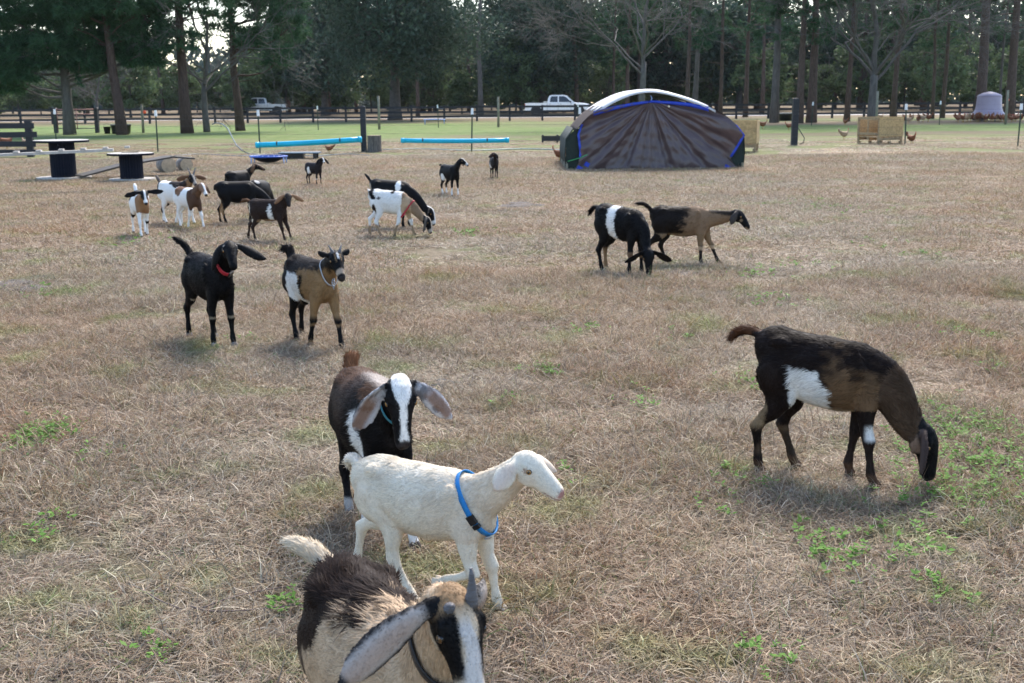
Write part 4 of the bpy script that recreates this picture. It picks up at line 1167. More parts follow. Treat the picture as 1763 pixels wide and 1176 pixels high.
def loft(mb, C, A, B, n=14, cup=0.0):
    C, A, B = (np.asarray(q, float) for q in (C, A, B))
    a = np.linspace(0, 2 * math.pi, n, endpoint=False)
    V = (C[:, None] + np.cos(a)[None, :, None] * A[:, None] + np.sin(a)[None, :, None] * B[:, None])
    if cup:
        V = V + cup * (np.cos(a) ** 2)[None, :, None] * np.linalg.norm(A, axis=1)[:, None, None] * (B / (np.linalg.norm(B, axis=1)[:, None] + 1e-9))[:, None]
    k = len(C)
    f = [(i * n + j, i * n + (j + 1) % n, (i + 1) * n + (j + 1) % n, (i + 1) * n + j) for i in range(k - 1) for j in range(n)]
    f += [tuple(range(n))[::-1], tuple(range((k - 1) * n, k * n))]
    # outward: sum of signed cone volumes must be positive
    W = V.reshape(-1, 3); c0 = W.mean(0); vol = 0
    for q in f:
        p = W[list(q)] - c0
        for i in range(1, len(q) - 1): vol += np.dot(p[0], np.cross(p[i], p[i + 1]))
    if vol < 0: f = [q[::-1] for q in f]
    mb.add(W, f)


def unit(v):
    v = np.asarray(v, float)
    return v / (np.linalg.norm(v) + 1e-12)


def rotp(P, piv, deg):
    a = math.radians(deg)
    d = P[:, :2] - piv
    P[:, :2] = np.stack([piv[0] + d[:, 0] * math.cos(a) - d[:, 1] * math.sin(a), piv[1] + d[:, 0] * math.sin(a) + d[:, 1] * math.cos(a)], 1)


def leg_chain(st, side, pose, front, wide):
    P = st.copy()
    a1, a2, a3, plant = pose
    piv = P[1, :2].copy()
    sub = P[2:].copy(); rotp(sub, piv, a1); P[2:] = sub
    kn = 5 if front else 6
    sub = P[kn + 1:].copy(); rotp(sub, P[kn, :2].copy(), a2); P[kn + 1:] = sub
    ft = len(P) - 4
    sub = P[ft + 1:].copy(); rotp(sub, P[ft, :2].copy(), a3); P[ft + 1:] = sub
    if plant:
        mz = P[-1, 1] - 0.0
        f = piv[1] / max(0.2, piv[1] - mz)
        P[2:, 1] = piv[1] + (P[2:, 1] - piv[1]) * f
    y0 = .085 if front else .095
    y1 = (.095 if front else .11) * wide
    t = np.linspace(0, 1, len(P))
    y = side * (y0 + (y1 - y0) * np.minimum(1, t * 2.2))
    C = np.stack([P[:, 0], y, P[:, 1]], 1)
    T = np.gradient(C, axis=0); T /= np.linalg.norm(T, axis=1)[:, None]
    A = np.stack([-T[:, 2], np.zeros(len(T)), T[:, 0]], 1); A /= np.linalg.norm(A, axis=1)[:, None] + 1e-9
    A *= P[:, 2:3]
    B = np.zeros_like(C); B[:, 1] = P[:, 3]
    return C, A, B


class Skin:
    pass


def build_raw(s):
    """the goat's shape in units of its own height at the withers"""
    S = s["S"]; mb = MB(); ch = []; BLN = s.get("bl", .88); lt_ = s.get("legw", 1.1)
    gir = s.get("girth", 1.0)
    def add(part, C, A, B, n=14, mesh=True):
        C, A, B = np.asarray(C, float), np.asarray(A, float), np.asarray(B, float)
        if mesh: loft(mb, C, A, B, n)
        ch.append(dict(part=part, C=C, A=A, B=B, r=(np.linalg.norm(A, axis=1) + np.linalg.norm(B, axis=1)) / 2))
    T = np.array(TORSO_ST)
    T[:, 0] *= BLN
    arch = s.get("arch", .02); slope = s.get("slope", 0.0)
    zoff = lambda x: arch * (1 - ((x + .10) / .42) ** 2) + slope * x + .02 * np.exp(-((x + .34) / .10) ** 2) + .015 * np.exp(-((x - .30) / .10) ** 2)
    T[:, 1] += np.clip(zoff(T[:, 0]), -.08, .08)
    bend = s.get("bend", 0.0)
    Cx = np.stack([T[:, 0], bend * np.clip(T[:, 0], -.3, .6) ** 2 * np.sign(T[:, 0]), T[:, 1]], 1)
    # back line: rump height and sag
    Cx[:, 2] += s.get("rump", 0.0) * np.clip(-T[:, 0], 0, 1)
    bel = 1 + (gir - 1) * np.exp(-((T[:, 0] + .02) / .3) ** 2)
    add(0, Cx, np.stack([0 * T[:, 0], 0 * T[:, 0], T[:, 3] * (1 + (bel - 1) * .5)], 1), np.stack([0 * T[:, 0], T[:, 2] * bel, 0 * T[:, 0]], 1), 22)
    # neck
    N0 = np.array([.27 * BLN, Cx[8, 1], .775 + slope * .25]); P = np.array(s["poll"], float)
    yaw, pit = math.radians(s["hd"][0]), math.radians(s["hd"][1])
    rol = math.radians(s["hd"][2]) if len(s["hd"]) > 2 else 0
    d = np.array([math.cos(yaw) * math.cos(pit), math.sin(yaw) * math.cos(pit), math.sin(pit)])
    u = np.array([0, 0, 1.0]) - d * d[2]; u = unit(u)
    w = np.cross(u, d)                       # to the goat's left
    u, w = u * math.cos(rol) + w * math.sin(rol), w * math.cos(rol) - u * math.sin(rol)
    L = s.get("hl", .35)
    c1 = N0 + np.array(s.get("n0", (.14, 0, .10))) + np.array([.10, 0, .02])
    c2 = P - d * 0.02 - u * 0.10 + np.array(s.get("n1", (0, 0, 0)))
    Pe = P + d * .03 - u * .01
    t = np.linspace(0, 1, 9)[:, None]
    C = (1 - t) ** 3 * N0 + 3 * (1 - t) ** 2 * t * c1 + 3 * (1 - t) * t ** 2 * c2 + t ** 3 * Pe
    Tn = np.gradient(C, axis=0); Tn /= np.linalg.norm(Tn, axis=1)[:, None]
    ref = np.array([-.5, 0, 1.0]); A, B = [], []
    hw = np.interp(t[:, 0], [0, .3, .7, 1], [.115, .092, .070, .058]); hh = np.interp(t[:, 0], [0, .3, .7, 1], [.195, .140, .095, .075])
    nk = s.get("neck", 1.0)
    for i in range(9):
        a = unit(ref - Tn[i] * ref.dot(Tn[i])); ref = a
        A.append(a * hh[i] * nk); B.append(np.cross(Tn[i], a) * hw[i] * nk)
    add(1, C, A, B, 16)
    # head
    Hs = np.array(HEAD_ST)
    rom = s.get("roman", .02) * np.exp(-((Hs[:, 0] - .5) / .22) ** 2)
    HC = P + (Hs[:, :1] * d + (Hs[:, 1:2] + rom[:, None]) * u) * L
    add(2, HC, u * (Hs[:, 3:4] * L * s.get('deep', 1.0)), w * (Hs[:, 2:3] * L), 16)
    for sy in (-1, 1):                        # brows
        pts = [P + (h_ * d + v_ * u + sy * q_ * w) * L for h_, v_, q_ in ((.17, .17, .15), (.27, .16, .20), (.37, .10, .185))]
        loft(mb, pts, [u * L * .05] * 3, [w * L * .05] * 3, 8)
        pts = [P + (h_ * d + v_ * u + sy * q_ * w) * L for h_, v_, q_ in ((.12, -.10, .13), (.25, -.14, .14), (.42, -.14, .10))]
        loft(mb, pts, [u * L * .09] * 3, [w * L * .07] * 3, 8)
    # ears
    vox = s["vox"] / S
    th = max(.013, 0.95 * vox)
    for k, sy in ((3, 1), (4, -1)):
        e = s["ears"][0 if sy > 0 else 1]
        phi, sweep, tw, le = math.radians(e[0]), math.radians(e[1]), math.radians(e[2]), e[3]
        flare = e[4] if len(e) > 4 else 0.25
        base = P + (.05 * d + .10 * u + sy * .17 * w) * L
        dn = np.array([0, 0, -1.0])
        dn = unit(dn - d * d.dot(dn) * .3)
        end = unit(sy * math.sin(phi) * w + math.cos(phi) * dn + math.sin(sweep) * d)
        p1 = base + unit(sy * w * .9 + dn * .15 + u * .15 + end * .4) * le * .30
        p2 = p1 + unit(end) * le * .36
        p3 = p2 + unit(end + sy * w * flare) * le * .36
        t4 = np.linspace(0, 1, 9)[:, None]
        E = (1 - t4) ** 3 * base + 3 * (1 - t4) ** 2 * t4 * p1 + 3 * (1 - t4) * t4 ** 2 * p2 + t4 ** 3 * p3
        Te = np.gradient(E, axis=0); Te /= np.linalg.norm(Te, axis=1)[:, None]
        wd = np.interp(t4[:, 0], [0, .15, .5, .8, .95, 1], [.038, .042, .075, .068, .035, .012]) * e[5] if len(e) > 5 else np.interp(t4[:, 0], [0, .15, .5, .8, .95, 1], [.036, .04, .068, .062, .032, .012])
        A, B = [], []
        for i in range(9):
            b0 = unit(d - Te[i] * d.dot(Te[i])); n0 = np.cross(Te[i], b0)
            b = b0 * math.cos(tw) + n0 * math.sin(tw) * sy
            A.append(b * wd[i]); B.append(np.cross(Te[i], b) * th)
        loft(mb, E, A, B, 18, s.get('cup', .35) * (1 if (np.array(B)[4] @ w) * sy < 0 else -1))
        add(k, E, A, B, 10, False)
    # legs
    for k, (nm, st, sy, fr) in enumerate((("FL", FRONT, 1, True), ("FR", FRONT, -1, True), ("HL", HIND, 1, False), ("HR", HIND, -1, False))):
        st2 = st.copy(); st2[:, 2:] *= lt_; st2[:, 0] += (BLN - 1) * (.345 if fr else -.35)
        C, A, B = leg_chain(st2, sy, s.get(nm, (0, 0, 0, True)), fr, s.get("wide", 1.0))
        off = Cx[8, 1] if fr else Cx[3, 1]
        C[:, 1] += off
        if s["vox"] < .008:              # cloven hoof: two toes
            ch.append(dict(part=5 + k, C=C, A=A, B=B, r=(np.linalg.norm(A, axis=1) + np.linalg.norm(B, axis=1)) / 2))
            loft(mb, C[:-2], A[:-2], B[:-2], 12)
            for q in (-1, 1):
                loft(mb, C[-4:] + np.array([[0, 0, 0], [0, q * .012, 0], [0, q * .021, 0], [0, q * .023, 0]]) * 1.0, A[-4:], B[-4:] * np.array([[.6], [.55], [.48], [.50]]), 10)
        else:
            add(5 + k, C, A, B, 12)
    bones = s.get("bony", 1.0)
    for sy in (-1, 1):
        for (x, y, z, rx, ry, rz_) in ((-.30, .125, .915, .07, .04, .045), (-.47, .075, .88, .05, .035, .05), (.30, .135, .80, .075, .035, .15), (-.32, .15, .70, .13, .05, .14)):
            x *= BLN
            zc = z + float(np.clip(zoff(x), -.08, .08)) * .8
            e = np.linspace(-1, 1, 7); q = np.sqrt(np.maximum(.02, 1 - e ** 2)) * bones
            loft(mb, [(x, sy * y, zc + k_ * rz_) for k_ in e], [np.array([rx * k_, 0, 0]) for k_ in q], [np.array([0, ry * k_, 0]) for k_ in q], 12)
    # tail
    tx = -.50 * BLN; tz = .92 + float(np.clip(zoff(tx), -.08, .08))
    tl = [(tx, 0, tz)] + [(tx + a, b, tz + c) for a, b, c in s["tail"]]
    tl = np.array(tl); m = len(tl)
    t5 = np.linspace(0, 1, 9); q = np.linspace(0, 1, m)
    E = np.stack([np.interp(t5, q, tl[:, j]) for j in range(3)], 1)
    for _ in range(2): E[1:-1] = (E[:-2] + 2 * E[1:-1] + E[2:]) / 4
    Te = np.gradient(E, axis=0); Te /= np.linalg.norm(Te, axis=1)[:, None]
    wd = np.interp(t5, [0, .25, .6, .9, 1], [.05, .042, .045, .03, .012]) * s.get("tailw", 1)
    add(9, E, [np.array([0, 1, 0]) * x for x in wd], [np.cross(te, (0, 1, 0)) * x * .7 for te, x in zip(Te, wd)], 10)
    s["_"] = dict(ch=ch, d=d, u=u, w=w, P=P, L=L)
    mb.v = [v * S for v in mb.v]
    return mb


def waves(seed):
    r = np.random.default_rng(seed)
    def f(P, scale, k=14):
        D = r.normal(0, 1, (k, 3)) * scale
        ph = r.uniform(0, 6.28, k)
        return np.sin(P @ D.T + ph).sum(1) / math.sqrt(k)
    return f


def sm(x, w):
    t = np.clip(x / (2 * w) + .5, 0, 1)
    return t * t * (3 - 2 * t)


def classify(V, s):
    """for every vertex: body part, place along it, and flow of the hair"""
    ch = s["_"]["ch"]
    best = np.full(len(V), 1e9); part = np.zeros(len(V), int); tt = np.zeros(len(V)); flow = np.zeros((len(V), 3)); eb = np.zeros(len(V))
    for c in ch:
        C, r = c["C"], c["r"]
        ln = np.linalg.norm(np.diff(C, axis=0), axis=1); cum = np.concatenate([[0], np.cumsum(ln)]); tot = cum[-1]
        for i in range(len(C) - 1):
            e = C[i + 1] - C[i]
            q = np.clip(((V - C[i]) @ e) / (e @ e + 1e-12), 0, 1)
            rel = V - (C[i] + q[:, None] * e)
            dist = np.linalg.norm(rel, axis=1)
            rad = r[i] + (r[i + 1] - r[i]) * q
            val = dist / np.maximum(rad, .012)
            if c["part"] in (3, 4): val = dist / np.maximum(.02, np.linalg.norm(c["A"][i]))
            k = val < best
            best[k] = val[k]; part[k] = c["part"]; tt[k] = ((cum[i] + q * ln[i]) / tot)[k]
            sg = {0: -1, 1: -1, 2: -1}.get(c["part"], 1)
            flow[k] = sg * e / (np.linalg.norm(e) + 1e-9)
            if c["part"] in (3, 4):
                a = c["A"][i]
                eb[k] = ((rel @ a) / (a @ a + 1e-9))[k]
    c = Skin()
    c.V, c.part, c.t, c.flow, c.eb = V, part, tt, flow, eb
    c.X, c.Y, c.Z = V.T
    c.X = c.X / s.get("bl", .88)
    h = s["_"]
    R = (V - h["P"]) / h["L"]
    c.hx, c.hy, c.hz = R @ h["d"], R @ h["w"], R @ h["u"]
    w = waves(s["seed"])
    c.n = w(V * np.array([1, 1, 1]), 45); c.n2 = w(V, 11); c.n3 = w(V * np.array([.6, 1, 1]), 130)
    c.torso = (part == 0) | ((part >= 5) & (part <= 8) & (tt < .34)) | ((part == 1) & (tt < .12))
    c.neck = (part == 1) & ~c.torso; c.head = part == 2; c.ear = (part == 3) | (part == 4)
    c.leg = (part >= 5) & (part <= 8) & ~c.torso; c.front = c.leg & (part < 7); c.hind = c.leg & (part > 6)
    c.tail = part == 9; c.hoof = c.leg & (tt > .945)
    return c


BLK = (.006, .0055, .006); DBR = (.026, .016, .012); BRN = (.11, .055, .028); TAN = (.27, .17, .09); PTAN = (.46, .33, .21); CRM = (.66, .56, .42); WHT = (.78, .76, .72); GRY = (.42, .40, .38)


class Coat:
    def __init__(s, c, base):
        s.c = c; s.col = np.tile(np.array(base, float), (len(c.X), 1))
    def p(s, m, col, k=1.0):
        m = np.clip(np.asarray(m, float) * k, 0, 1)[:, None]
        s.col = s.col * (1 - m) + np.array(col) * m
    def done(s, hoof=(.06, .05, .045)):
        s.p(s.c.hoof, hoof)
        return s.col
    def nose(s, col=(.03, .025, .025)):
        c = s.c
        s.p(c.head * sm(c.hx - .955, .025) * sm(c.hz + .12, .03), col)
        s.p(c.head * sm(c.hx - .60, .02) * sm(.013 - np.abs(c.hz + .115 + .10 * (c.hx - .6)), .006), tuple(x * .3 for x in col), .8)
    def knees(s, col, w=.05):
        c = s.c
        s.p(c.front * sm(w - np.abs(c.t - .62), .02), col)


def coat_fore(c):
    k = Coat(c, (.54, .395, .26))
    j = .05 * c.n + .06 * c.n2
    k.p(c.torso * sm(c.X + .46, .03) * sm(-.21 - c.X + .85 * (c.Z - .80) + j, .05) * sm(c.Z - .50 + j, .05), DBR)
    k.p(c.torso * sm(c.n2 - .3, .4) * sm(c.X + .05, .1), (.38, .25, .16), .4); k.p(c.torso * sm(c.Z - .95 + j, .03) * sm(.22 - c.X, .05), DBR)
    k.p(c.torso * sm(.5 - c.Z, .05), CRM)
    k.p(c.tail, CRM); k.p(c.hind * sm(.5 - c.Z, .1), CRM)
    k.p(c.head * sm(c.hx - .25, .1), CRM, .5)
    ay = np.abs(c.hy)
    k.p(c.head * sm(ay - .075 + .012 * c.n, .02) * sm(c.hx - .10, .04) * sm(.74 - c.hx + .02 * c.n, .05) * sm(c.hz + .10 + .25 * (c.hx - .3), .05), BLK)
    k.p(c.head * sm(.075 - ay + .02 * c.n, .02) * sm(c.hx - .28, .08) * sm(c.hz, .05), (.60, .57, .55), .8)
    k.p(c.head * sm(c.hx - .78, .06), (.62, .58, .54), .8)
    k.p(c.head * sm(c.hx - .5, .1) * sm(.03 - ay, .02) * sm(c.n2 - .2, .3) * sm(c.hz, .04), (.12, .10, .09), .5)
    k.p(c.head * sm(.15 - c.hx, .08) * sm(c.hz - .05, .1), TAN)
    k.p(c.ear, (.46, .41, .37)); k.p(c.ear * sm(.5 - np.abs(c.eb), .3) * sm(c.t - .2, .15), (.40, .28, .21), .8); k.p(c.ear * sm(c.n2 - .2, .6), (.25, .21, .19), .35)
    k.p(c.ear * sm(np.abs(c.eb) - .72, .14), (.02, .018, .018)); k.p(c.ear * sm(c.t - .93, .03), (.02, .018, .018)); k.p(c.ear * sm(.12 - c.t, .05), BLK)
    k.nose()
    return k.done()


def coat_white(c):
    k = Coat(c, (.77, .70, .57))
    k.p(sm(c.n2 - .1, .5) * (c.torso | c.neck), (.72, .61, .46), .45)
    k.p(c.torso * sm(c.X - .08 + .05 * c.n2, .12), (.74, .63, .49), .5); k.p(c.torso * sm(.60 - c.Z, .06), (.70, .58, .43), .45); k.p(c.torso * sm(c.n3 * .3 + c.n - .8, .3), (.60, .47, .34), .25)
    k.p(c.neck, (.73, .62, .48), .7); k.p(c.tail, (.78, .70, .58)); k.p(c.leg * sm(.45 - c.Z, .2), (.74, .65, .52), .6)
    k.p(c.head * sm(c.hx - .985, .015) * sm(c.hz + .10, .03), (.42, .22, .19)); k.p(c.head * sm(c.hx - .70, .02) * sm(.014 - np.abs(c.hz + .150 - .05 * (c.hx - .7)), .008), (.25, .10, .08), .9)
    k.p(c.head * sm(.055 - np.hypot(c.hx - .30, c.hz - .085), .015) * sm(np.abs(c.hy) - .1, .02), (.40, .26, .18), .8); k.p(c.head * sm(.06 - np.hypot(c.hx - .42, c.hz + .02), .05), (.70, .58, .44), .5)
    k.p(c.ear * sm(.6 - np.abs(c.eb), .3) * sm(c.t - .15, .1), (.66, .50, .40), .6)
    return k.done((.62, .52, .40))


def coat_blaze(c):
    k = Coat(c, (.008, .007, .0075))
    k.p(c.torso * sm(c.Z - .80 + .05 * c.n2, .1) * sm(.1 - c.X, .15), (.055, .036, .028))
    k.p(c.torso * sm(c.Z - .95, .02) * sm(c.n2 - .1, .3), BRN, .6)
    k.p(c.torso * sm(c.Z - .93, .03) * sm(c.X + .12, .1) * sm(c.Y + .02, .04), (.45, .40, .36), .8)  # sunlit left top of the back, painted pale into the coat colour
    k.p((c.torso | c.neck) * sm(.055 - np.abs(c.X - .27 + .12 * (c.Z - .7)), .015) * sm(.86 - c.Z + .03 * c.n2, .03) * sm(c.Z - .48, .03), WHT)
    k.p(c.neck * sm(.04 - np.abs(c.Y), .02) * sm(.35 - c.t, .06), WHT)
    k.p(c.tail, (.17, .075, .035)); k.p(c.front * sm(.30 - c.Z, .03), WHT); k.p(c.hind * sm(.06 - np.abs(c.Z - .1), .02) * sm(c.n2, .3), GRY)
    wd = np.interp(c.hx, [-.05, .1, .3, .45, .7, .95, 1.02], [.15, .155, .115, .055, .05, .07, .05])
    k.p(c.head * sm(wd - np.abs(c.hy - .02) + .008 * c.n, .012) * sm(c.hz - .0, .04) * sm(.93 - c.hx, .03), WHT)
    k.p(c.head * sm(np.abs(c.hy) - .08, .02) * sm(.10 - np.abs(c.hx - .48), .05) * sm(.05 - np.abs(c.hz + .03), .03), BRN, .8)
    k.p(c.head * sm(.05 - np.hypot(c.hx - .72, c.hz + .10), .02), WHT, .9)
    k.p(c.head * sm(c.hx - .8, .05) * sm(-.17 - c.hz, .02), WHT)
    k.p(c.ear, (.46, .45, .46)); k.p(c.ear * sm(c.n - .5, .4), (.09, .085, .09), .8)
    k.p(c.ear * sm(.55 - np.abs(c.eb + .1), .2) * sm(c.t - .35, .1) * sm(.93 - c.t, .04), (.20, .105, .06), .85)
    k.p(c.ear * sm(np.abs(c.eb) - .86, .06), (.10, .1, .11)); k.p(c.ear * sm(.12 - c.t, .04), BLK)
    k.nose()
    return k.done()


def coat_graze(c):
    k = Coat(c, (.015, .0095, .008))
    j = .04 * c.n + .05 * c.n2
    k.p(c.torso * sm(c.X - .12 + .10 * (c.Z - .7) + j, .10) * sm(.86 - c.Z - .45 * (c.X - .3) + j, .09), (.165, .098, .052), .9)
    k.p(c.neck * sm(.02 + c.n2 * .03 - (c.V[:, 2] * 0), .01), (.165, .098, .052), .0)
    up = c.neck * 1.0
    k.p(c.neck, (.075, .045, .026), .8); k.p(c.neck * sm(-.10 - c.hz, .15) * sm(c.t - .25, .1), (.26, .17, .12), .15)
    k.p(c.neck * sm(c.hz - .18, .1) * sm(c.t - .3, .1), (.02, .016, .014))
    k.p(c.torso * sm(c.X + .205 + .015 * c.n, .012) * sm(.12 - c.X + .015 * c.n - .10 * sm(c.Z - .72, .05), .012) * sm(.815 - .1 * (c.X + .2) - c.Z + .012 * c.n, .015), WHT)
    k.p(c.torso * sm(.53 - c.Z, .03) * sm(c.X - .10, .05), CRM, .8)
    k.p(c.hind * sm(-c.X - .40 + .02 * c.n, .03) * sm(c.Z - .36, .03), (.30, .21, .12), .8)
    k.p((c.hind) * sm(.33 - c.Z, .03) * sm(c.n2 + .1, .5), (.17, .11, .065), .8)
    k.p(c.hind * sm(c.X + .425, .03) * sm(.3 - c.Z, .03), BLK, .7)
    k.p(c.front * sm(.34 - c.Z, .02) * sm(.30 - c.t * 0 - np.abs(c.n2) * .3, .2), (.03, .02, .016))
    k.p(c.front * sm(.05 - np.abs(c.Z - .40), .02) * sm(c.n2 + .2, .2) * sm(c.V[:, 0] - .335, .02) * sm(-c.Y, .03), WHT); k.p(c.leg * sm(.12 - c.Z, .02), (.10, .055, .032))
    k.p(c.head, BLK); k.p(c.head * sm(-c.hz - .02, .05) * sm(.42 - c.hx, .05), (.26, .17, .12), .9)
    k.p(c.ear, (.055, .036, .030)); k.p(c.ear * sm(.5 - np.abs(c.eb), .2), (.10, .07, .06), .6); k.p(c.tail, (.085, .038, .02))
    k.nose()
    return k.done((.09, .05, .03))


def coat_belt(c):
    k = Coat(c, BLK)
    k.p(c.torso * sm(.085 - np.abs(c.X + .03 + .12 * (c.Z - .7) + .012 * c.n), .012), WHT)
    k.p(c.hind * sm(.36 - c.Z, .03) * sm(c.Y, .03), TAN, .7); k.p(c.hind * sm(.30 - c.Z, .03) * sm(-c.X - .42, .02), TAN, .6)
    k.knees((.20, .12, .07)); k.nose()
    return k.done()


def coat_walk(c):
    k = Coat(c, (.014, .010, .008)); j = .04 * c.n + .04 * c.n2
    k.p((c.torso | c.neck) * sm(c.X - .10 + .5 * (.78 - c.Z) + 1.4 * j, .09), (.24, .15, .088))
    k.p(c.torso * sm(.56 - c.Z, .02), (.27, .19, .12)); k.p(c.neck * sm(c.Z - .78 - .42 * (.75 - c.X) * 0 - .18 + .12 * c.t, .02), BLK, .9)
    k.p(c.front * sm(c.Z - .35, .05), TAN, .8); k.p(c.front * sm(.03 - np.abs(c.Z - .32), .01), PTAN)
    k.p(c.hind * sm(-c.X - .40, .03) * sm(.35 - c.Z, .03), (.34, .24, .15)); k.p(c.head, BLK)
    k.p(c.head * sm(np.abs(c.hy) - .08, .02) * sm(.06 - np.abs(c.hx - .48), .03) * sm(.07 - np.abs(c.hz + .02), .03), (.2, .15, .1)); k.p(c.head * sm(c.hx - .85, .03) * sm(.03 - np.abs(c.hz + .12), .02), PTAN, .8)
    k.p(c.ear, (.05, .04, .035))
    return k.done()


def coat_black(c):
    k = Coat(c, BLK)
    k.p(c.front * sm(.013 - np.abs(c.Z - .355 + .008 * c.n), .012), (.34, .26, .17), .8); k.p(c.torso * sm(.495 - c.Z, .01), (.5, .42, .33), .8)
    k.p(c.leg * sm(.05 - c.Z, .015), (.35, .33, .3)); k.p(c.head * sm(.035 - np.hypot(c.hx - .22, np.abs(c.hy) - .2), .015) * sm(c.hz - .05, .03), (.3, .26, .22))
    k.p(c.head * sm(.04 - np.hypot(c.hx - .85, c.hz + .19), .02), (.45, .38, .28)); k.p(c.hind * sm(-c.X - .42, .02) * sm(.35 - c.Z, .02) * (c.part == 7), (.3, .22, .14), .25)
    return k.done((.25, .23, .21))


def coat_horned(c):
    k = Coat(c, (.27, .165, .080)); j = .04 * c.n + .05 * c.n2
    k.p(c.torso * sm(.06 - c.X + .35 * (c.Z - .82) + j, .04), (.02, .016, .015)); k.p((c.torso | c.neck) * sm(c.Z - .93 + j * .5, .03), (.03, .024, .02))
    k.p(c.torso * sm(.035 - np.abs(c.X - .10 + j * .3), .015) * sm(.85 - c.Z, .03), BLK)
    k.p(c.torso * sm(c.X + .28 + .012 * c.n, .012) * sm(.075 - c.X + .012 * c.n, .012) * sm(.84 - c.Z + .01 * c.n, .015), WHT)
    k.p(c.torso * sm(.56 - c.Z, .02) * sm(c.X + .2, .05) * sm(.22 - c.X, .05), WHT)
    k.p(c.hind, BLK); k.p(c.hind * sm(-c.X - .43, .02) * sm(c.Z - .45, .05), TAN, .8)
    k.p(c.front * sm(.38 - c.Z, .04), BLK); k.p(c.front * sm(.013 - np.abs(c.Z - .30 + .008 * c.n), .012), TAN, .8); k.p(c.leg * sm(.10 - c.Z, .02) * (c.part == 6), TAN)
    k.p(c.head, BLK); k.p(c.head * sm(np.abs(c.hy) - .07, .015) * sm(.10 - np.abs(c.hy), .015) * sm(.15 - np.abs(c.hx - .35), .05) * sm(c.hz, .03), TAN); k.p(c.head * sm(.03 - np.abs(c.hy), .01) * sm(.12 - np.abs(c.hx - .3), .04) * sm(c.hz, .03), WHT, .9)
    k.p(c.head * sm(c.hx - .72, .03) * sm(.88 - c.hx, .03), (.35, .27, .2)); k.p(c.ear, BLK); k.p(c.tail, (.02, .016, .015)); k.p(c.tail * sm(c.t - .9, .03), WHT); k.nose()
    return k.done()


def coat_patch(base, patches, face=BLK, ear=BLK, socks=WHT, tail=BLK, blaze=WHT, neckc=None, legs=None, bl=.06):
    """plain coats for the goats farther off: round patches (x, z, rx, rz, colour, side)"""
    def f(c):
        k = Coat(c, base)
        if neckc: k.p(c.neck | (c.torso & (c.X > .36)), neckc)
        if legs: k.p(c.leg, legs)
        for x, z, rx, rz, col, sd in patches:
            q = 1 - np.hypot((c.X - x) / rx, (c.Z - z) / rz) + .10 * c.n2 + .05 * c.n
            ok = (c.torso | c.neck | c.leg) * (1.0 if sd == 0 else (c.Y * sd > -.02))
            k.p(ok * sm(q, .06), col)
        if socks: k.p(c.leg * sm(.26 - c.Z + .04 * c.n2, .02), socks)
        k.p(c.head, face); k.p(c.ear, ear); k.p(c.tail, tail)
        if blaze: k.p(c.head * sm(bl - np.abs(c.hy), .015) * sm(c.hz, .03), blaze); k.p(c.head * sm(c.hx - .75, .03) * sm(.95 - c.hx, .02), blaze, .8)
        k.nose()
        return k.done()
    return f


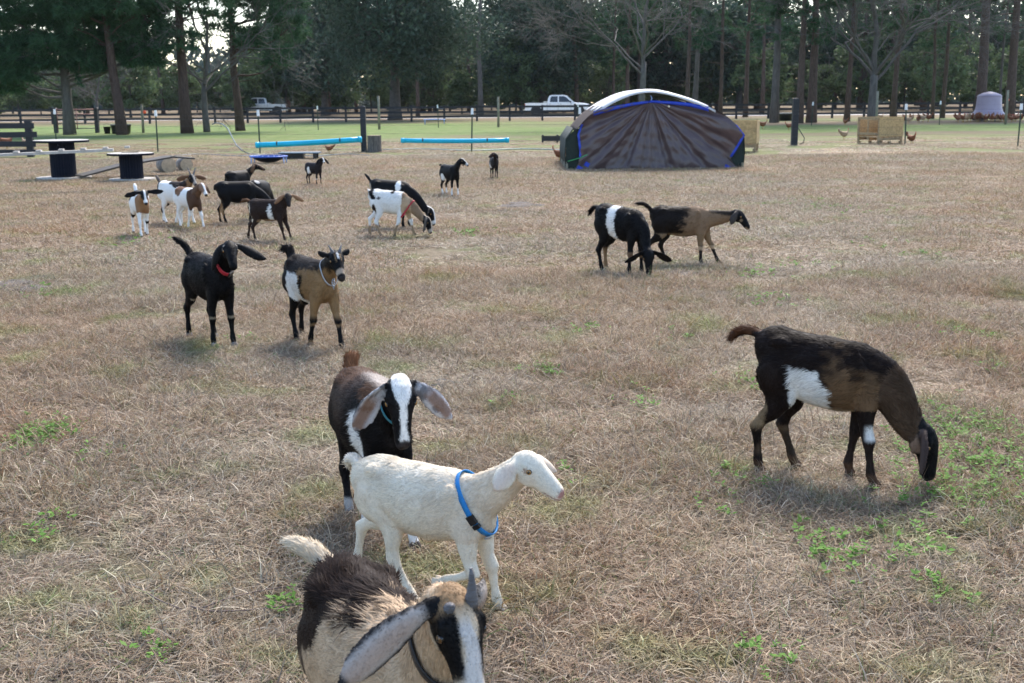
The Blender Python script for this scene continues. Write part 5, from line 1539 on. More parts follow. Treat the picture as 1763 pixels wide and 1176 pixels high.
def finish_goat(s, t, V, F, parent):
    """smooth the skin, colour it, add eyes, horns, collar and the hair"""
    S = s["S"]
    E = np.concatenate([F[:, [0, 1]], F[:, [1, 2]], F[:, [2, 3]], F[:, [3, 0]]])
    n = len(V); deg = np.bincount(E[:, 0], minlength=n) + np.bincount(E[:, 1], minlength=n)
    def lap(v):
        return np.stack([(np.bincount(E[:, 0], v[E[:, 1], k], n) + np.bincount(E[:, 1], v[E[:, 0], k], n)) / np.maximum(deg, 1) for k in range(3)], 1) - v
    c0 = classify(V / S, s)
    jm = ((c0.part == 0) | ((c0.part == 1) & (c0.t < .45)) | ((c0.part >= 5) & (c0.part <= 8) & (c0.t < .40))).astype(float)
    for _ in range(2):
        jm = jm + lap(np.stack([jm] * 3, 1))[:, 0]
    for _ in range(int(12 * (.006 / s['vox']) ** 1.2) + 3): V = V + (.5 * jm)[:, None] * lap(V)
    for _ in range(s.get("smooth", 8)):
        V = V + .55 * lap(V); V = V - .50 * lap(V)
    c = classify(V / S, s)
    col = s["coat"](c)
    h = s["_"]
    me = fast_mesh("body", V, F, M_COAT, None, True, col, "coat")
    body = link("body", me, t)
    bvh = BVHTree.FromPolygons(V.tolist(), F.tolist())
    P, d, u, w, L = h["P"], h["d"], h["u"], h["w"], h["L"]
    # eyes
    r = .048 * L * S * s.get("eye", 1)
    for sy in (-1, 1):
        o = (P + (.30 * d + .085 * u) * L) * S
        hit = bvh.ray_cast(Vector(o), Vector(w * sy + d * .25 + u * .1).normalized())
        if hit[0] is None: continue
        ax = Vector(w * sy + d * .35 + u * .12).normalized()
        q = ax.to_track_quat('Z', 'Y')
        a = [(0.001, r), (r * .34, r * .94), (r * .36, r * .93), (r * .74, r * .67), (r * .76, r * .65), (r, 0.0), (r * .8, -r * .6), (0.001, -r)]
        m = MB()
        pr = np.array(a); nn = 16
        m.lathe(a, nn)
        m.m = [1 if i // nn < 2 or i // nn >= 4 else 0 for i in range(len(m.f))]
        m.build("eye", [s.get("iris", M_EYE), M_PUPIL], t, True, loc=hit[0] - ax * r * .55, rot=q.to_euler())
    for hn in s.get("horns", []):
        sy, ln, back, out, rr_ = hn
        b = (P + (.13 * d + .24 * u + sy * .10 * w) * L) * S
        e = unit(u * 1.0 - d * back + w * sy * out)
        pts = [b + (u * .0 + e * x * ln) * S + (-d * (x ** 2) * back * .5 * ln + w * sy * x ** 2 * out * .4 * ln) * S for x in np.linspace(-.06, 1, 8)]
        MB().tube(pts, np.interp(np.linspace(0, 1, 8), [0, .1, 1], [rr_, rr_, rr_ * .22]) * S * (1 + .05 * np.cos(np.arange(8) * 3.1)), 10).build("horn", M_HORN, t, True)
    if "collar" in s:
        tn, wd, tilt, mt = s["collar"][:4]
        ck = [x for x in h["ch"] if x["part"] == 1][0]
        q = np.linspace(0, 1, 9)
        I = lambda M: np.array([np.interp(tn, q, M[:, j]) for j in range(3)])
        C = I(ck["C"]) * S; A = unit(I(ck["A"])); B = unit(I(ck["B"])); T = unit(np.cross(A, B))
        Ad = unit(A + T * tilt)
        T2 = unit(np.cross(Ad, B))
        k = 48; rings = [[], [], [], []]
        rad = []
        for i in range(k):
            a = 2 * math.pi * i / k
            dr = Ad * math.cos(a) + B * math.sin(a)
            hit = bvh.ray_cast(Vector(C), Vector(dr))
            rad.append((hit[3] if hit[0] is not None else .08) + .0035)
        rad = np.array(rad)
        for _ in range(3): rad = np.maximum(rad, (np.roll(rad, 1) + np.roll(rad, -1)) / 2)
        bottom = -Ad
        for i in range(k):
            a = 2 * math.pi * i / k
            dr = Ad * math.cos(a) + B * math.sin(a)
            p = C + dr * rad[i] + np.array([0, 0, -1.0]) * s.get("hang", .02) * S * max(0, dr @ bottom)
            for j, (ww, oo) in enumerate(((-wd / 2, 0), (wd / 2, 0), (wd / 2, .0035), (-wd / 2, .0035))):
                rings[j].append(p + T2 * ww * S + dr * oo)
        R = np.concatenate(rings)
        f = [(j * k + i, j * k + (i + 1) % k, ((j + 1) % 4) * k + (i + 1) % k, ((j + 1) % 4) * k + i) for j in range(4) for i in range(k)]
        co = MB().add(R, f).build("collar", mt, t, True)
        if len(s["collar"]) > 4:            # slider, buckle and ring
            for i, (nm, ln, mm) in zip(s["collar"][4], (("buckle", .05, M_BLACKPLASTIC), ("slider", .022, M_BLACKPLASTIC), ("ring", .018, M_STEEL))):
                i %= k
                p = (rings[2][i] + rings[3][i]) / 2; tg = unit(rings[3][(i + 1) % k] - rings[3][i - 1])
                nrm = unit(p - C - T2 * ((p - C) @ T2))
                M = Matrix((tg, T2, np.cross(tg, T2))).transposed()
                if nm == "ring":
                    MB().tube([p + nrm * .004 + (math.cos(x) * tg + math.sin(x) * T2) * .012 - T2 * .012 for x in np.linspace(0, 2 * math.pi, 13)], .0022, 6, cap=False).build(nm, mm, co, True)
                else:
                    MB().box((0, 0, 0), (ln * S * 1.3, wd * S * 1.25, .012)).build(nm, mm, co, loc=p, rot=M.to_euler())
    if s.get("chain"):
        p = bvh.ray_cast(Vector(C), Vector(-Ad))[0]
        for k_ in range(5):
            MB().tube([np.array(p) + np.array([.012 + .012 * math.cos(x), .006 * math.sin(x + k_), -.012 - k_ * .014 + .009 * math.sin(x)]) for x in np.linspace(0, 6.28, 9)], .003, 5, cap=False).build("chain_link", M_STEEL, t, True)
    # the hair itself
    nf = s.get("fur", 0)
    if nf:
        rng = np.random.default_rng(s["seed"] + 77)
        a, b_, c_, d_ = V[F[:, 0]], V[F[:, 1]], V[F[:, 2]], V[F[:, 3]]
        N = np.cross(c_ - a, d_ - b_); ar = np.linalg.norm(N, axis=1); N /= ar[:, None] + 1e-12
        k = rng.choice(len(F), nf, p=ar / ar.sum())
        uv = rng.uniform(0, 1, (nf, 2, 1))
        Q = (a[k] * (1 - uv[:, 0]) + b_[k] * uv[:, 0]) * (1 - uv[:, 1]) + (d_[k] * (1 - uv[:, 0]) + c_[k] * uv[:, 0]) * uv[:, 1]
        vi = F[k, rng.integers(0, 4, nf)]
        nr = N[k]; fl = c.flow[vi].copy(); pt = c.part[vi]
        fl[pt == 0] += np.array([0, 0, -.45])
        fl[pt == 1] += np.array([0, 0, -.25])
        wv = waves(s['seed'] + 5); Qs = Q / S
        fl += .30 * np.stack([wv(Qs, 16), wv(Qs, 16), wv(Qs, 16)], 1) + .22 * np.stack([wv(Qs, 60), wv(Qs, 60), wv(Qs, 60)], 1)
        fl += rng.normal(0, .16, fl.shape)
        fl -= nr * (fl * nr).sum(1)[:, None]; fl /= np.linalg.norm(fl, axis=1)[:, None] + 1e-9
        ln = np.array([.034, .036, .012, .010, .010, .013, .013, .016, .016, .048])[pt] * s.get("furlen", 1.0)
        ln = np.where(c.hoof[vi], 0.0005, ln)
        if "crest" in s: ln = ln * (1 + s["crest"] * sm(c.Z[vi] - .93, .04) * (pt == 0) * sm(-c.X[vi] + .1, .1))
        lift = rng.uniform(.06, .30, nf) * np.clip(1 + .5 * wv(Qs, 25), .3, 2) + .10 * (pt == 9)
        ln = (ln * rng.uniform(.35, 1.25, nf) * np.clip(1 + .25 * wv(Qs, 30), .5, 1.5) * S)[:, None]
        dr = fl + nr * lift[:, None]
        sd = np.cross(fl, nr)
        wd = (rng.uniform(.0012, .0022, nf) * s.get("furw", 1.0))[:, None]
        m1 = Q + dr * ln * .5; tip = Q + dr * ln + (fl * .15 - nr * .06) * ln
        Q0 = Q - nr * .001
        VV = np.stack([Q0 - sd * wd, Q0 + sd * wd, m1 + sd * wd * .75, m1 - sd * wd * .75, tip - sd * wd * .1, tip + sd * wd * .1], 1).reshape(-1, 3)
        i0 = np.arange(nf)[:, None] * 6
        FF = np.concatenate([i0 + np.array([[0, 1, 2, 3]]), i0 + np.array([[3, 2, 5, 4]])])
        fv = s.get('furvar', .24)
        cc = col[vi] * rng.uniform(1 - fv, 1 + fv * .9, (nf, 1))
        fm = fast_mesh("hair", VV, FF, M_FUR, None, True, np.repeat(np.clip(cc, 0, .9), 6, 0), "coat")
        nn = nr + rng.normal(0, .14, nr.shape); nn /= np.linalg.norm(nn, axis=1)[:, None]
        fm.normals_split_custom_set_from_vertices(np.repeat(nn, 6, 0).tolist())
        ho = link("hair", fm, t)
        ho["kind"] = "stuff"


UPT = [(-.05, 0, .05), (-.08, 0, .13), (-.13, 0, .19), (-.20, 0, .21)]         # tail carried up and curled back
OUTT = [(-.08, 0, .03), (-.16, 0, .02), (-.22, 0, -.04)]
GR = dict(slope=-.06, arch=.03, poll=(.78, 0, .42), hd=(0, -64), n0=(.20, 0, -.02), n1=(-.08, 0, .10))
STD = dict(FL=(3, 0, 0, True), FR=(-4, 0, 0, True), HL=(-4, 0, 0, True), HR=(6, 0, 0, True))
WALK = dict(FL=(20, -6, 0, True), FR=(-14, -8, 0, True), HL=(-16, 4, 0, True), HR=(14, -4, 0, True))
WALK2 = dict(FL=(-14, -8, 0, True), FR=(20, -6, 0, True), HL=(14, -4, 0, True), HR=(-16, 4, 0, True))
EARD = [(28, 10, 55, .36), (28, 10, 55, .36)]

GOATS = [
    dict(px=826, py=0, at=(-.285, 2.36), rz=-60, S=.645, vox=.0052, poll=(.60, -.055, 1.24), hd=(-2, -54), hl=.315, n0=(.14, 0, .12), coat=coat_fore, seed=1, tail=[(-.05, -.04, .04), (-.10, -.09, .09), (-.15, -.13, .10)], tailw=1.15,
         ears=[(4, -45, 40, .24, .0), (54, 6, 28, .34, .1, .76)], horns=[(1, .09, .7, -.02, .022), (-1, .02, .2, .2, .02)], collar=(.52, .035, .25, M_COLBLACK), fur=64000, furlen=.62, crest=1.9, girth=1.05, iris=M_EYEDARK, **STD,
         label="tan goat with dark brown back and one grey horn, nearest the camera"),
    dict(px=732, py=1034, rz=-32, S=.495, vox=.0052, poll=(.76, .02, 1.13), hd=(-2, -22), bl=1.08, neck=1.12, hl=.36, deep=1.22, legw=1.2, girth=1.06, furlen=.72, furvar=.15, coat=coat_white, seed=2, tail=[(-.05, 0, .03), (-.09, 0, .04), (-.10, 0, -.03)], tailw=1.2, roman=.01,
         ears=[(50, 8, 60, .37, .5, .8), (34, -12, 20, .24, .1, 1.0)], collar=(.20, .042, -.10, M_COLBLUE, (17, 19, 23)), hang=.015, fur=56000, eye=1.3, n0=(.16, 0, .06),
         FL=(18, -8, 0, True), FR=(14, -80, -20, False), HL=(-26, 4, 0, True), HR=(38, -8, 0, True), label="cream white kid with a bright blue collar, walking to the right"),
    dict(px=645, py=905, rz=-66, S=.615, vox=.006, poll=(.66, -.02, 1.13), hd=(-14, -60), n0=(.14, 0, .1), coat=coat_blaze, seed=3, tail=[(-.06, .02, .05), (-.10, .04, .12), (-.13, .05, .10)], tailw=1.2, roman=.04, hl=.385,
         ears=[(38, 16, 25, .33, .3, .9), (27, 14, 72, .35, .15, 1.1)], collar=(.50, .022, .2, M_COLTEAL), fur=42000, girth=1.18, **WALK, label="black goat with a broad white blaze and speckled drooping ears, teal collar"),
    dict(px=1405, py=822, rz=-27, S=.655, vox=.0056, coat=coat_graze, seed=4, tail=OUTT, ears=[(22, 5, 60, .30, .2, .7), (18, 16, 62, .30, .2, .7)], fur=42000, poll=(.645, .0, .44), hd=(6, -70), bl=.84, arch=.035, slope=-.09, legw=1.02, girth=.94, n0=(.20, 0, .0), n1=(-.06, 0, .12), roman=.03, neck=1.2,
         FL=(-9, 0, 0, True), FR=(9, -2, 0, True), HL=(14, -3, 0, True), HR=(-3, 0, 0, True), label="dark brown goat with a square white flank patch, grazing alone at the right"),
    dict(px=1068, py=471, rz=-48, S=.655, vox=.009, coat=coat_belt, seed=5, tail=[(-.10, 0, .02), (-.17, 0, -.05), (-.22, 0, -.12)], ears=[(62, 10, 60, .33), (62, 10, 60, .33)], poll=(.62, -.10, .42), hd=(-32, -72), slope=-.06, arch=.03, n0=(.2, 0, -.02), n1=(-.06, 0, .12), fur=9000, furw=2,
         **STD, label="black goat with a white belt round its middle, grazing with ears spread"),
    dict(px=1170, py=457, rz=-10, S=.61, vox=.009, coat=coat_walk, seed=6, tail=[(-.05, 0, .05), (-.12, 0, .12), (-.22, 0, .12), (-.27, 0, .12)], ears=[(15, -10, 20, .25), (12, -10, 20, .25)], poll=(.88, .0, .90), hd=(-8, -42), bl=.95, n0=(.22, 0, .02), fur=9000, furw=2,
         FL=(30, -4, 0, True), FR=(2, 0, 0, True), HL=(12, 0, 0, True), HR=(-14, 0, 0, True), label="dark backed tan shouldered goat striding right behind the belted goat"),
    dict(px=366, py=590, rz=-54, S=.63, vox=.0075, coat=coat_black, seed=7, tail=[(-.05, -.02, .06), (-.09, -.05, .14), (-.14, -.10, .20), (-.20, -.14, .22)], ears=[(52, 10, 30, .37, .5), (6, -6, 12, .34, .05, .95)], poll=(.58, .02, 1.16), hd=(-14, -30), roman=.04, collar=(.45, .05, .05, M_COLRED, (26,)), hang=.04, fur=20000, furw=1.5,
         FL=(6, 0, 0, True), FR=(-3, 0, 0, True), HL=(12, 0, 0, True), HR=(-6, 0, 0, True), n0=(.10, 0, .16), label="all black goat wearing a red collar, standing at the left"),
    dict(px=540, py=594, rz=-54, S=.62, vox=.0075, coat=coat_horned, seed=8, tail=[(-.02, -.01, .07), (-.04, -.03, .15), (-.07, -.06, .17), (-.08, -.08, .10)], tailw=1.3, ears=[(95, -10, 30, .13, -.8, .55), (95, -10, 30, .13, -.8, .55)], poll=(.62, -.02, 1.10), hd=(-10, -36), horns=[(1, .07, .9, .5, .022), (-1, .07, .9, .5, .022)], collar=(.42, .025, -.05, M_STEEL), chain=True, hang=.08, fur=20000, furw=1.5,
         n0=(.12, 0, .12), **WALK, label="tan and black goat with small curved horns and a chain collar, white flank"),
    dict(px=245, py=406, rz=-64, S=.57, vox=.010, coat=coat_patch(WHT, [(-.36, .95, .22, .17, BLK, 0), (.2, .34, .10, .05, BLK, 0), (-.4, .42, .1, .10, BLK, 0), (.35, .30, .08, .035, BLK, 0)], BLK, BLK, WHT, WHT, WHT, (.26, .14, .07)), seed=9, tail=UPT, ears=[(90, 0, 50, .36, .5), (68, -5, 50, .36, .5)], poll=(.62, 0, 1.02), hd=(0, -38), **WALK2, label="white goat with tan chest, black rump and wide flung black ears, farthest left"),
    dict(px=303, py=386, rz=-32, S=.60, vox=.010, coat=coat_patch(WHT, [(-.50, .82, .12, .32, BLK, 0), (.05, 1.0, .10, .06, BLK, 0), (.34, .96, .26, .10, DBR, 0), (-.42, .36, .12, .24, BLK, 0)], BLK, BRN, WHT, (.10, .08, .07), (.3, .26, .22), (.20, .12, .065)), seed=10, tail=[(-.04, 0, .08), (-.08, 0, .15), (-.14, 0, .20)], ears=[(70, 0, 50, .3), (70, 0, 50, .3)], poll=(.62, -.02, 1.12), hd=(-24, -25), horns=[(1, .17, .3, .3, .022), (-1, .17, .3, .3, .022)], n0=(.12, 0, .14), **WALK, label="white goat with brown neck and two upright horns, behind the brown saddled kid"),
    dict(px=326, py=393, rz=-44, S=.555, vox=.010, coat=coat_patch(WHT, [(-.16, .98, .19, .19, (.17, .085, .045), 0), (.42, .74, .17, .30, (.085, .048, .032), 0)], (.22, .14, .10), (.12, .07, .045), WHT, WHT, WHT, (.13, .075, .045)), seed=11, tail=[(-.05, 0, .0), (-.07, 0, -.08)], ears=[(18, -5, 35, .3), (18, -5, 35, .3)], poll=(.66, -.01, 1.08), hd=(-6, -36), **WALK, label="white kid with a brown saddle spot and brown shoulders, walking beside the horned one"),
    dict(px=412, py=352, rz=60, S=.56, vox=.010, coat=coat_patch(BLK, [], BLK, (.10, .055, .03), None, BLK, (.12, .07, .045), None, bl=.15), seed=12, tail=[(-.05, 0, 0), (-.08, 0, -.1)], ears=[(15, -20, 30, .30), (15, -20, 30, .30)], poll=(.58, -.10, 1.10), hd=(-48, -14), n0=(.12, -.02, .12), **STD, label="black goat with brown muzzle, head raised in profile, rearmost of the dark cluster"),
    dict(px=411, py=386, rz=14, S=.60, vox=.010, coat=coat_patch(BLK, [(-.42, .30, .05, .2, TAN, 0)], BLK, BLK, None, BLK, None, None), seed=13, tail=[(-.05, 0, -.02), (-.07, 0, -.14)], ears=EARD, poll=(.84, .06, .40), hd=(10, -64), n0=(.2, 0, -.02), n1=(-.06, 0, .12), **STD, label="black goat with tan hocks, grazing half hidden behind the brown kid"),
    dict(px=450, py=377, rz=76, S=.555, vox=.010, coat=coat_patch(BLK, [(-.38, 1.0, .07, .04, GRY, 0)], BLK, BLK, None, BLK, None, None), seed=14, tail=[(-.05, 0, -.02), (-.06, 0, -.12)], ears=EARD, girth=1.15, **GR, **STD, label="black goat seen from behind with a pale streak on its rump"),
    dict(px=464, py=416, rz=-18, S=.52, vox=.009, coat=coat_patch((.030, .018, .014), [(.17, .66, .065, .22, WHT, 0), (.02, .50, .25, .05, TAN, 0), (-.50, .66, .07, .25, CRM, 0)], (.022, .016, .014), (.24, .13, .07), None, (.12, .06, .03), None, None), seed=15, tail=[(-.08, 0, .04), (-.18, 0, .05), (-.26, 0, -.02)], ears=[(50, 0, 40, .34, .4, .8), (40, 5, 40, .34, .3, .8)], poll=(.56, -.03, 1.10), hd=(-58, -34), n0=(.10, 0, .14),
         FL=(22, -4, 0, True), FR=(14, 0, 0, True), HL=(-26, 6, 0, True), HR=(4, 0, 0, True), fur=7000, furw=2.2, label="dark brown kid with tan ears and white stripe behind its shoulder"),
    dict(px=673, py=407, rz=-12, S=.575, vox=.009, coat=coat_patch(WHT, [(-.44, .98, .08, .10, BLK, 0), (-.38, .88, .07, .05, BLK, 0), (-.22, .86, .04, .03, BLK, 0), (.12, .98, .05, .03, BLK, 0), (.45, .62, .12, .22, PTAN, 0), (-.36, .60, .06, .12, DBR, 0)], BLK, (.08, .07, .06), (.30, .21, .13), WHT, (.5, .42, .34), (.27, .18, .11)), seed=16, tail=[(-.03, 0, .04), (-.05, 0, .04)], ears=[(15, 0, 50, .34), (12, 5, 60, .34, .1, 1.1)], collar=(.32, .032, .1, M_COLRED), fur=8000, furw=2.2, **GR, **WALK, label="mostly white goat with red collar and black face, grazing beside a black one"),
    dict(px=676, py=393, rz=-14, S=.64, vox=.010, coat=coat_patch(BLK, [(.22, .90, .07, .10, WHT, 0), (-.50, .80, .05, .15, (.4, .33, .25), 0)], BLK, BLK, None, BLK, WHT, None), seed=17, tail=[(-.04, 0, .06), (-.09, 0, .13), (-.15, 0, .18)], ears=EARD, **GR, **STD, label="black goat with a small white shoulder patch, grazing behind the mostly white one"),
    dict(px=541, py=319, rz=-38, S=.46, vox=.011, coat=coat_patch((.018, .014, .014), [(-.16, .66, .10, .17, WHT, 0), (.30, .3, .1, .02, WHT, 0)], BLK, BLK, None, BLK, WHT, None, bl=.05), seed=18, tail=[(-.04, 0, 0), (-.07, 0, -.06)], ears=EARD, poll=(.56, 0, 1.16), hd=(-25, -20), n0=(.10, 0, .15), **STD, label="small black kid with a white flank spot, standing below the low platform"),
    dict(px=775, py=337, rz=-56, S=.55, vox=.011, coat=coat_patch(BLK, [(-.20, .62, .10, .12, WHT, 0)], BLK, BLK, WHT, BLK, (.6, .58, .55), None, bl=.05), seed=19, tail=[(-.05, -.02, .05), (-.09, -.04, .06), (-.11, -.05, .0)], ears=[(12, 0, 30, .28), (12, 0, 30, .28)], poll=(.60, .02, 1.16), hd=(26, -22), n0=(.12, 0, .14), **STD, label="black kid with white socks and striped face, standing in the open middle distance"),
    dict(px=851, py=309, rz=-82, S=.48, vox=.011, coat=coat_patch((.016, .013, .013), [(-.10, .62, .14, .15, WHT, -1)], (.03, .018, .015), BLK, None, BLK, None, None), seed=20, tail=[(-.05, 0, 0), (-.07, 0, -.06)], ears=[(25, 0, 40, .3), (25, 0, 40, .3)], poll=(.55, -.03, 1.14), hd=(-62, -16), n0=(.10, 0, .15), **STD, label="small black kid turning its head left, farthest from the camera"),
]

raw = []
for s in GOATS:
    mb = build_raw(s)
    o = mb.build("raw", M_COAT)
    rm = o.modifiers.new("skin", 'REMESH'); rm.mode = 'VOXEL'; rm.voxel_size = s["vox"]
    raw.append(o)
dg = bpy.context.evaluated_depsgraph_get()
dg.update()
for s, o in zip(GOATS, raw):
    em = o.evaluated_get(dg).to_mesh()
    V = np.empty(len(em.vertices) * 3, np.float32); em.vertices.foreach_get("co", V); V = V.reshape(-1, 3).astype(float)
    lt = np.empty(len(em.polygons), np.int32); em.polygons.foreach_get("loop_total", lt)
    lv = np.empty(len(em.loops), np.int32); em.loops.foreach_get("vertex_index", lv)
    ls = np.empty(len(em.polygons), np.int32); em.polygons.foreach_get("loop_start", ls)
    q = lt == 4
    F = lv[ls[q][:, None] + np.arange(4)]
    o.evaluated_get(dg).to_mesh_clear()
    if "at" in s: loc = Vector((*s["at"], 0))
    else: loc = G(s["px"], s["py"])
    loc.z = -0.006
    t = thing("goat", s["label"], "goat", loc, math.radians(s["rz"]), "goats in the dry field")
    finish_goat(s, t, V, F, t)
for o in raw:
    me = o.data
    bpy.data.objects.remove(o, do_unlink=True); bpy.data.meshes.remove(me)

# ------------------------------------------------------------------ dry grass, weeds, clods
PAL = np.array([(.355, .272, .178), (.46, .372, .262), (.285, .23, .17), (.265, .172, .108), (.18, .146, .11), (.13, .165, .05), (.60, .53, .41)])
PW = np.array([.28, .15, .18, .15, .14, .07, .05])


def grass_tile(seed, nb, size, hmax, length, width, green=0.05, up=0.35, curlk=.9, pal=None):
    rng = np.random.default_rng(seed)
    nc = max(6, nb // 14)
    cc = rng.uniform(-size / 2, size / 2, (nc, 2))
    root = cc[rng.integers(0, nc, nb)] + rng.normal(0, .028, (nb, 2))
    az = rng.uniform(0, 2 * math.pi, nb)
    L = length * rng.uniform(.45, 1.35, nb)
    el = np.abs(rng.normal(up, .38, nb)).clip(.03, 1.35)
    k = 4
    d = np.stack([np.cos(az) * np.cos(el), np.sin(az) * np.cos(el), np.sin(el)], 1)
    curl = rng.normal(0, curlk, nb); sag = rng.uniform(.2, 1.5, nb)
    P = np.zeros((nb, k, 3)); P[:, 0, :2] = root; P[:, 0, 2] = rng.uniform(-.004, hmax * .35, nb)
    a, e = az.copy(), el.copy()
    for i in range(1, k):
        st = np.stack([np.cos(a) * np.cos(e), np.sin(a) * np.cos(e), np.sin(e)], 1) * (L / (k - 1))[:, None]
        P[:, i] = P[:, i - 1] + st
        a = a + curl * .5; e = e - sag * .42
    P[..., 2] = np.maximum(P[..., 2], .002 + rng.uniform(0, .012, (nb, 1)))
    side = np.stack([-np.sin(az), np.cos(az), rng.normal(0, .5, nb)], 1); side /= np.linalg.norm(side, axis=1)[:, None]
    w = width * rng.uniform(.6, 1.4, nb)
    W = np.stack([w, w * .9, w * .65, w * .15], 1)[..., None] * side[:, None, :]
    V = np.stack([P - W / 2, P + W / 2], 2).reshape(-1, 3)
    base = (np.arange(nb) * k * 2)[:, None, None] + (np.arange(k - 1) * 2)[None, :, None]
    F = (base + np.array([0, 1, 3, 2])[None, None]).reshape(-1, 4)
    pw = PW.copy(); pw[5] = green; pw /= pw.sum()
    c = (PAL if pal is None else pal)[rng.choice(len(PAL), nb, p=pw)] * rng.uniform(.75, 1.2, (nb, 1))
    me = fast_mesh("grass_tile", V, F, M_GRASS, None, False, np.repeat(c, k * 2, 0), "tint")
    return me


tiles = bpy.data.collections.new("grass_tiles")
def reg(me, nm):
    o = bpy.data.objects.new(nm, me); tiles.objects.link(o)
for i in range(4): reg(grass_tile(100 + i, 1500, .5, .035, .085, .0030, .03 + .02 * i, .32), "tile_a%d" % i)
for i in range(2): reg(grass_tile(110 + i, 900, .5, .05, .12, .0032, .05, .55), "tile_b%d" % i)
for i in range(3): reg(grass_tile(120 + i, 2000, .9, .035, .065, .0042, .05, .35, .45), "tile_c%d" % i)

reg(grass_tile(140, 700, .9, .03, .09, .009, .0, .25, .5, np.clip(PAL * 1.55, 0, .68)), "tile_d0")
rng = np.random.default_rng(31)
wg = waves(90)
def field(n, y0, y1, power=1.0):
    y = y0 + (y1 - y0) * rng.uniform(0, 1, n) ** power
    x = rng.uniform(-1, 1, n) * (0.50 * y + 1.2)
    p = np.stack([x, y, np.zeros(n)], 1)
    return p[rng.uniform(0, 1, n) < np.clip(.72 + .42 * wg(p, 2.2) + .2 * wg(p, 6.0), .78, 1)]

A_ = field(2100, 1.6, 11.5, 0.62)
n2_ = field(420, 1.8, 11.5, 0.62)
C_ = field(3600, 10.5, 34, 0.7)
D_ = field(520, 30, 47, 1.5)
S_ = []
for (px, py, rx, ry, n) in ((700, 285, 75, 9, 70), (800, 292, 70, 9, 60), (1130, 294, 160, 4, 70), (900, 297, 60, 8, 60), (955, 292, 22, 8, 40), (1305, 292, 25, 7, 30), (1420, 262, 60, 5, 40), (1500, 262, 60, 6, 50)):
    for k in range(n):
        q = G(px + rng.normal(0, rx * .6), py + rng.normal(0, ry * .6)); S_.append((q.x, q.y, 0.0))
S_ = np.array(S_)
pts = np.concatenate([A_, n2_, C_, D_, S_])
idx = np.concatenate([rng.integers(0, 4, len(A_)), rng.integers(4, 6, len(n2_)), rng.integers(6, 9, len(C_) + len(D_)), np.full(len(S_), 9)]).astype(np.int32)
scl = np.concatenate([rng.uniform(.85, 1.3, len(A_)), rng.uniform(.7, 1.2, len(n2_)), rng.uniform(.9, 1.5, len(C_)), rng.uniform(1.2, 2.0, len(D_)), rng.uniform(.5, 1.0, len(S_))])
hz = np.concatenate([rng.uniform(.4, 1.15, len(A_)) * np.clip(1 + .35 * wg(A_, 3.0), .45, 1.8), rng.uniform(.6, 1.2, len(n2_)), rng.uniform(.5, 1.2, len(C_)), rng.uniform(.4, .8, len(D_)), rng.uniform(.4, .7, len(S_))])
gmesh = bpy.data.meshes.new("dry_grass")
gmesh.from_pydata(pts.tolist(), [], [])
for nm, ty, dat in (("ix", 'INT', idx), ("rz", 'FLOAT', rng.uniform(0, 6.283, len(pts)).astype(np.float32))):
    gmesh.attributes.new(nm, ty, 'POINT').data.foreach_set("value", dat)
gmesh.attributes.new("sc", 'FLOAT_VECTOR', 'POINT').data.foreach_set("vector", np.stack([scl, scl, scl * hz], 1).astype(np.float32).ravel())
grass = tag(link("dry_grass", gmesh), kind="stuff")
gmesh.materials.append(M_GRASS)
ng = bpy.data.node_groups.new("scatter", 'GeometryNodeTree')
ng.interface.new_socket("Geometry", in_out='INPUT', socket_type='NodeSocketGeometry')
ng.interface.new_socket("Geometry", in_out='OUTPUT', socket_type='NodeSocketGeometry')
N_ = ng.nodes
gi, go = N_.new("NodeGroupInput"), N_.new("NodeGroupOutput")
ci = N_.new("GeometryNodeCollectionInfo"); ci.inputs[0].default_value = tiles; ci.inputs[1].default_value = True; ci.inputs[2].default_value = True
ip = N_.new("GeometryNodeInstanceOnPoints"); ip.inputs["Pick Instance"].default_value = True
def named(nm, ty):
    a = N_.new("GeometryNodeInputNamedAttribute"); a.data_type = ty; a.inputs[0].default_value = nm
    return a.outputs[0]
cx = N_.new("ShaderNodeCombineXYZ")
lk = ng.links.new
lk(named("rz", 'FLOAT'), cx.inputs[2]); lk(gi.outputs[0], ip.inputs["Points"]); lk(ci.outputs[0], ip.inputs["Instance"])
lk(named("ix", 'INT'), ip.inputs["Instance Index"]); lk(cx.outputs[0], ip.inputs["Rotation"]); lk(named("sc", 'FLOAT_VECTOR'), ip.inputs["Scale"])
lk(ip.outputs[0], go.inputs[0])
gmod = grass.modifiers.new("scatter", 'NODES'); gmod.node_group = ng

# low green weeds in patches
M_WEED = leaf_mat("weed_leaves", (.13, .24, .05), .4, .35)
WEEDS = [(75, 757, .14, 700), (1640, 742, .24, 800), (1690, 800, .24, 700), (1650, 850, .26, 900), (1720, 745, .15, 200), (935, 646, .10, 160), (806, 404, .22, 160), (1480, 962, .14, 170), (1410, 958, .10, 90), (1570, 945, .10, 80),
         (1275, 663, .12, 110), (1290, 475, .25, 90), (1380, 462, .35, 120), (1160, 585, .12, 90), (870, 700, .10, 60), (1335, 522, .22, 110), (1715, 640, .14, 100), (1655, 580, .2, 100), (1000, 570, .18, 90), (1100, 700, .16, 70),
         (500, 1052, .05, 60), (1290, 835, .12, 80), (1240, 880, .12, 60), (240, 418, .35, 110), (80, 510, .2, 90), (440, 590, .12, 50), (1620, 1040, .1, 70), (1310, 1140, .09, 70), (180, 795, .12, 60), (80, 920, .1, 80), (270, 1130, .08, 60), (960, 830, .1, 40), (1390, 355, .5, 110), (1480, 365, .5, 90), (1550, 430, .4, 80)]
Vs, Fs = [], []
off = 0
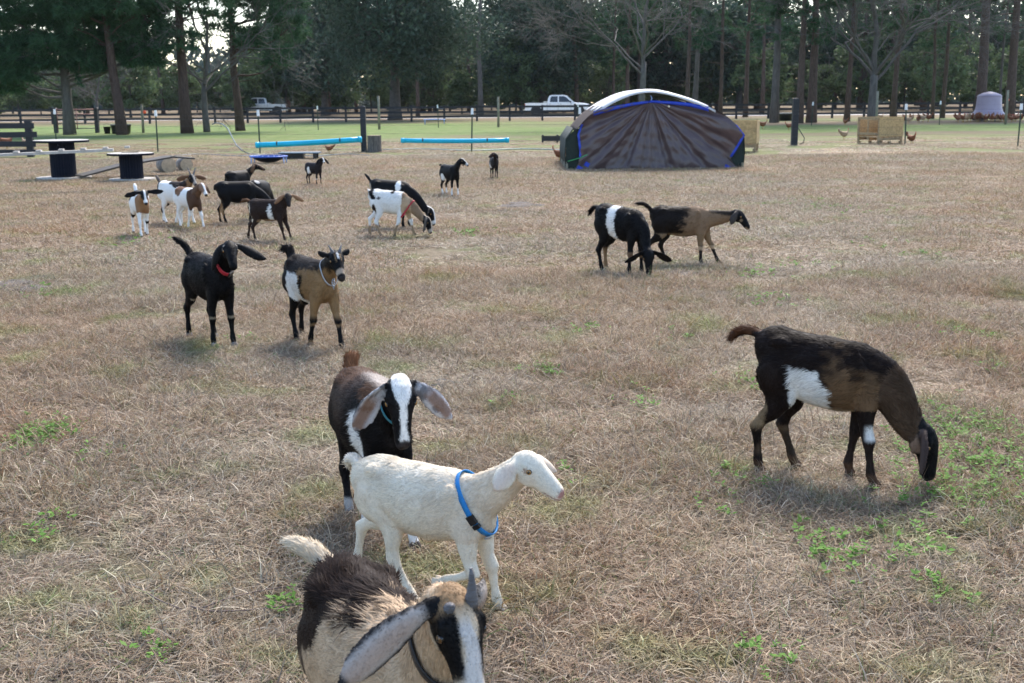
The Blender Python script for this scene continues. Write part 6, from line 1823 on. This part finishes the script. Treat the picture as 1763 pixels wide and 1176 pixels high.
for px, py, r, n in WEEDS:
    q = G(px, py)
    n = int(n * 1.5); m_ = max(4, n // 7)
    cx_, cy_ = q.x + rng.normal(0, r * .6, m_), q.y + rng.normal(0, r * .9, m_)
    kk = rng.integers(0, m_, n); n_ = n
    az = rng.uniform(0, 6.283, n); el = rng.uniform(.02, .5, n)
    sz = (rng.uniform(.5, 1.0, m_) ** 1.5)[kk] * rng.uniform(.6, 1.25, n)
    s = (.0165 * sz[:, None]) * (1.0 if q.y < 9 else 1.6)
    a = np.stack([np.cos(az) * np.cos(el), np.sin(az) * np.cos(el), np.sin(el)], 1)
    b = np.stack([-np.sin(az), np.cos(az), rng.normal(0, .3, n)], 1)
    p = np.stack([cx_[kk], cy_[kk], rng.uniform(.030, .058, n)], 1) + a * s * rng.uniform(.9, 1.6, (n, 1))
    V = np.stack([p - a * s, p + b * s * .5, p + a * s, p - b * s * .5], 1).reshape(-1, 3)
    Vs.append(V); Fs.append(np.arange(n_ * 4).reshape(-1, 4) + off); off += n_ * 4
tag(link("green_weeds", fast_mesh("green_weeds", np.concatenate(Vs), np.concatenate(Fs), M_WEED)), kind="stuff")

# clods, mounds, twigs
def lump(name, px, py, r, h, m, lab, cat, seed, parts=1, grp=None):
    rg = np.random.default_rng(seed)
    mb = MB()
    for k in range(parts):
        ox, oy = rg.normal(0, r * .5, 2) if parts > 1 else (0, 0)
        rr_ = r * (rg.uniform(.45, .8) if parts > 1 else 1)
        na, nb_ = 14, 6
        V = []
        for i in range(nb_ + 1):
            f = i / nb_
            rad = rr_ * math.cos(f * math.pi / 2) ** .8 if i < nb_ else .001
            a = np.linspace(0, 2 * math.pi, na, endpoint=False)
            jit = 1 + rg.normal(0, .13, na)
            V.append(np.stack([ox + rad * jit * np.cos(a), oy + rad * jit * np.sin(a), np.full(na, h * math.sin(f * math.pi / 2)) * (1 + rg.normal(0, .08, na)) * (rr_ / r) ** .5 - .004], 1))
        f_ = [(i * na + j, i * na + (j + 1) % na, (i + 1) * na + (j + 1) % na, (i + 1) * na + j) for i in range(nb_) for j in range(na)] + [tuple(range(nb_ * na, nb_ * na + na))]
        mb.add(np.concatenate(V), f_)
    o = mb.build(name, m, None, True, loc=G(px, py))
    tag(o, lab, cat, grp)

lump("dirt_clod", 770, 664, .075, .035, M_DUNG, "dark clods lying in the grass right of the blazed goat", "clod", 1, 5)
lump("dirt_clod", 1668, 772, .045, .035, M_DUNG, "small black clod near the green weeds at the right", "clod", 2, 3)
lump("soil_mound", 28, 492, .30, .07, M_MOUND, "low grey soil mound at the left edge of the field", "mound", 3, 4)
lump("soil_mound", 1175, 470, .36, .05, M_MOUND, "low grey soil mound between the hooves of the belted and the striding goat", "mound", 4, 4)
lump("soil_mound", 890, 354, .35, .05, M_MOUND, "dark low soil mound in the middle of the field", "mound", 5, 4)
lump("soil_mound", 870, 375 - 10, .16, .03, M_DUNG, "small dark mound next to the low one in mid field", "mound", 6, 3)
for pl, lab in (([(245, 1016), (275, 1034), (312, 1048)], "short dry twig on the grass at the lower left"), ([(345, 1048), (390, 1030), (450, 1016), (505, 1008)], "long dry twig pointing at the nearest goat, upper of a crossing pair"),
                ([(328, 1043), (355, 1053), (430, 1051), (520, 1040)], "curved dry twig under the longer one, lower of a crossing pair")):
    P = [G(x, y, .035) for x, y in pl]
    Pn = np.array([list(p) for p in P]); t_ = np.linspace(0, 1, 14)
    Pn = np.stack([np.interp(t_, np.linspace(0, 1, len(P)), Pn[:, j]) for j in range(3)], 1)
    for _ in range(3): Pn[1:-1] = (Pn[:-2] + 2 * Pn[1:-1] + Pn[2:]) / 4
    tag(MB().tube(Pn, np.linspace(.0035, .0022, 14), 6).build("twig", M_TWIG, None, True), lab, "twig")

# ------------------------------------------------------------------ the thin haze of the air
hm = bpy.data.materials.new("air_haze"); hm.use_nodes = True
hnt = hm.node_tree; hnt.nodes.remove(hnt.nodes["Principled BSDF"])
pv = hnt.nodes.new("ShaderNodeVolumePrincipled")
pv.inputs["Color"].default_value = (0.80, 0.88, 1.0, 1); pv.inputs["Density"].default_value = 0.00006; pv.inputs["Anisotropy"].default_value = 0.3
hnt.links.new(pv.outputs[0], hnt.nodes["Material Output"].inputs["Volume"])
tag(MB().box((0, 130, 10.5), (640, 340, 23.0)).build("haze", hm), kind="stuff")
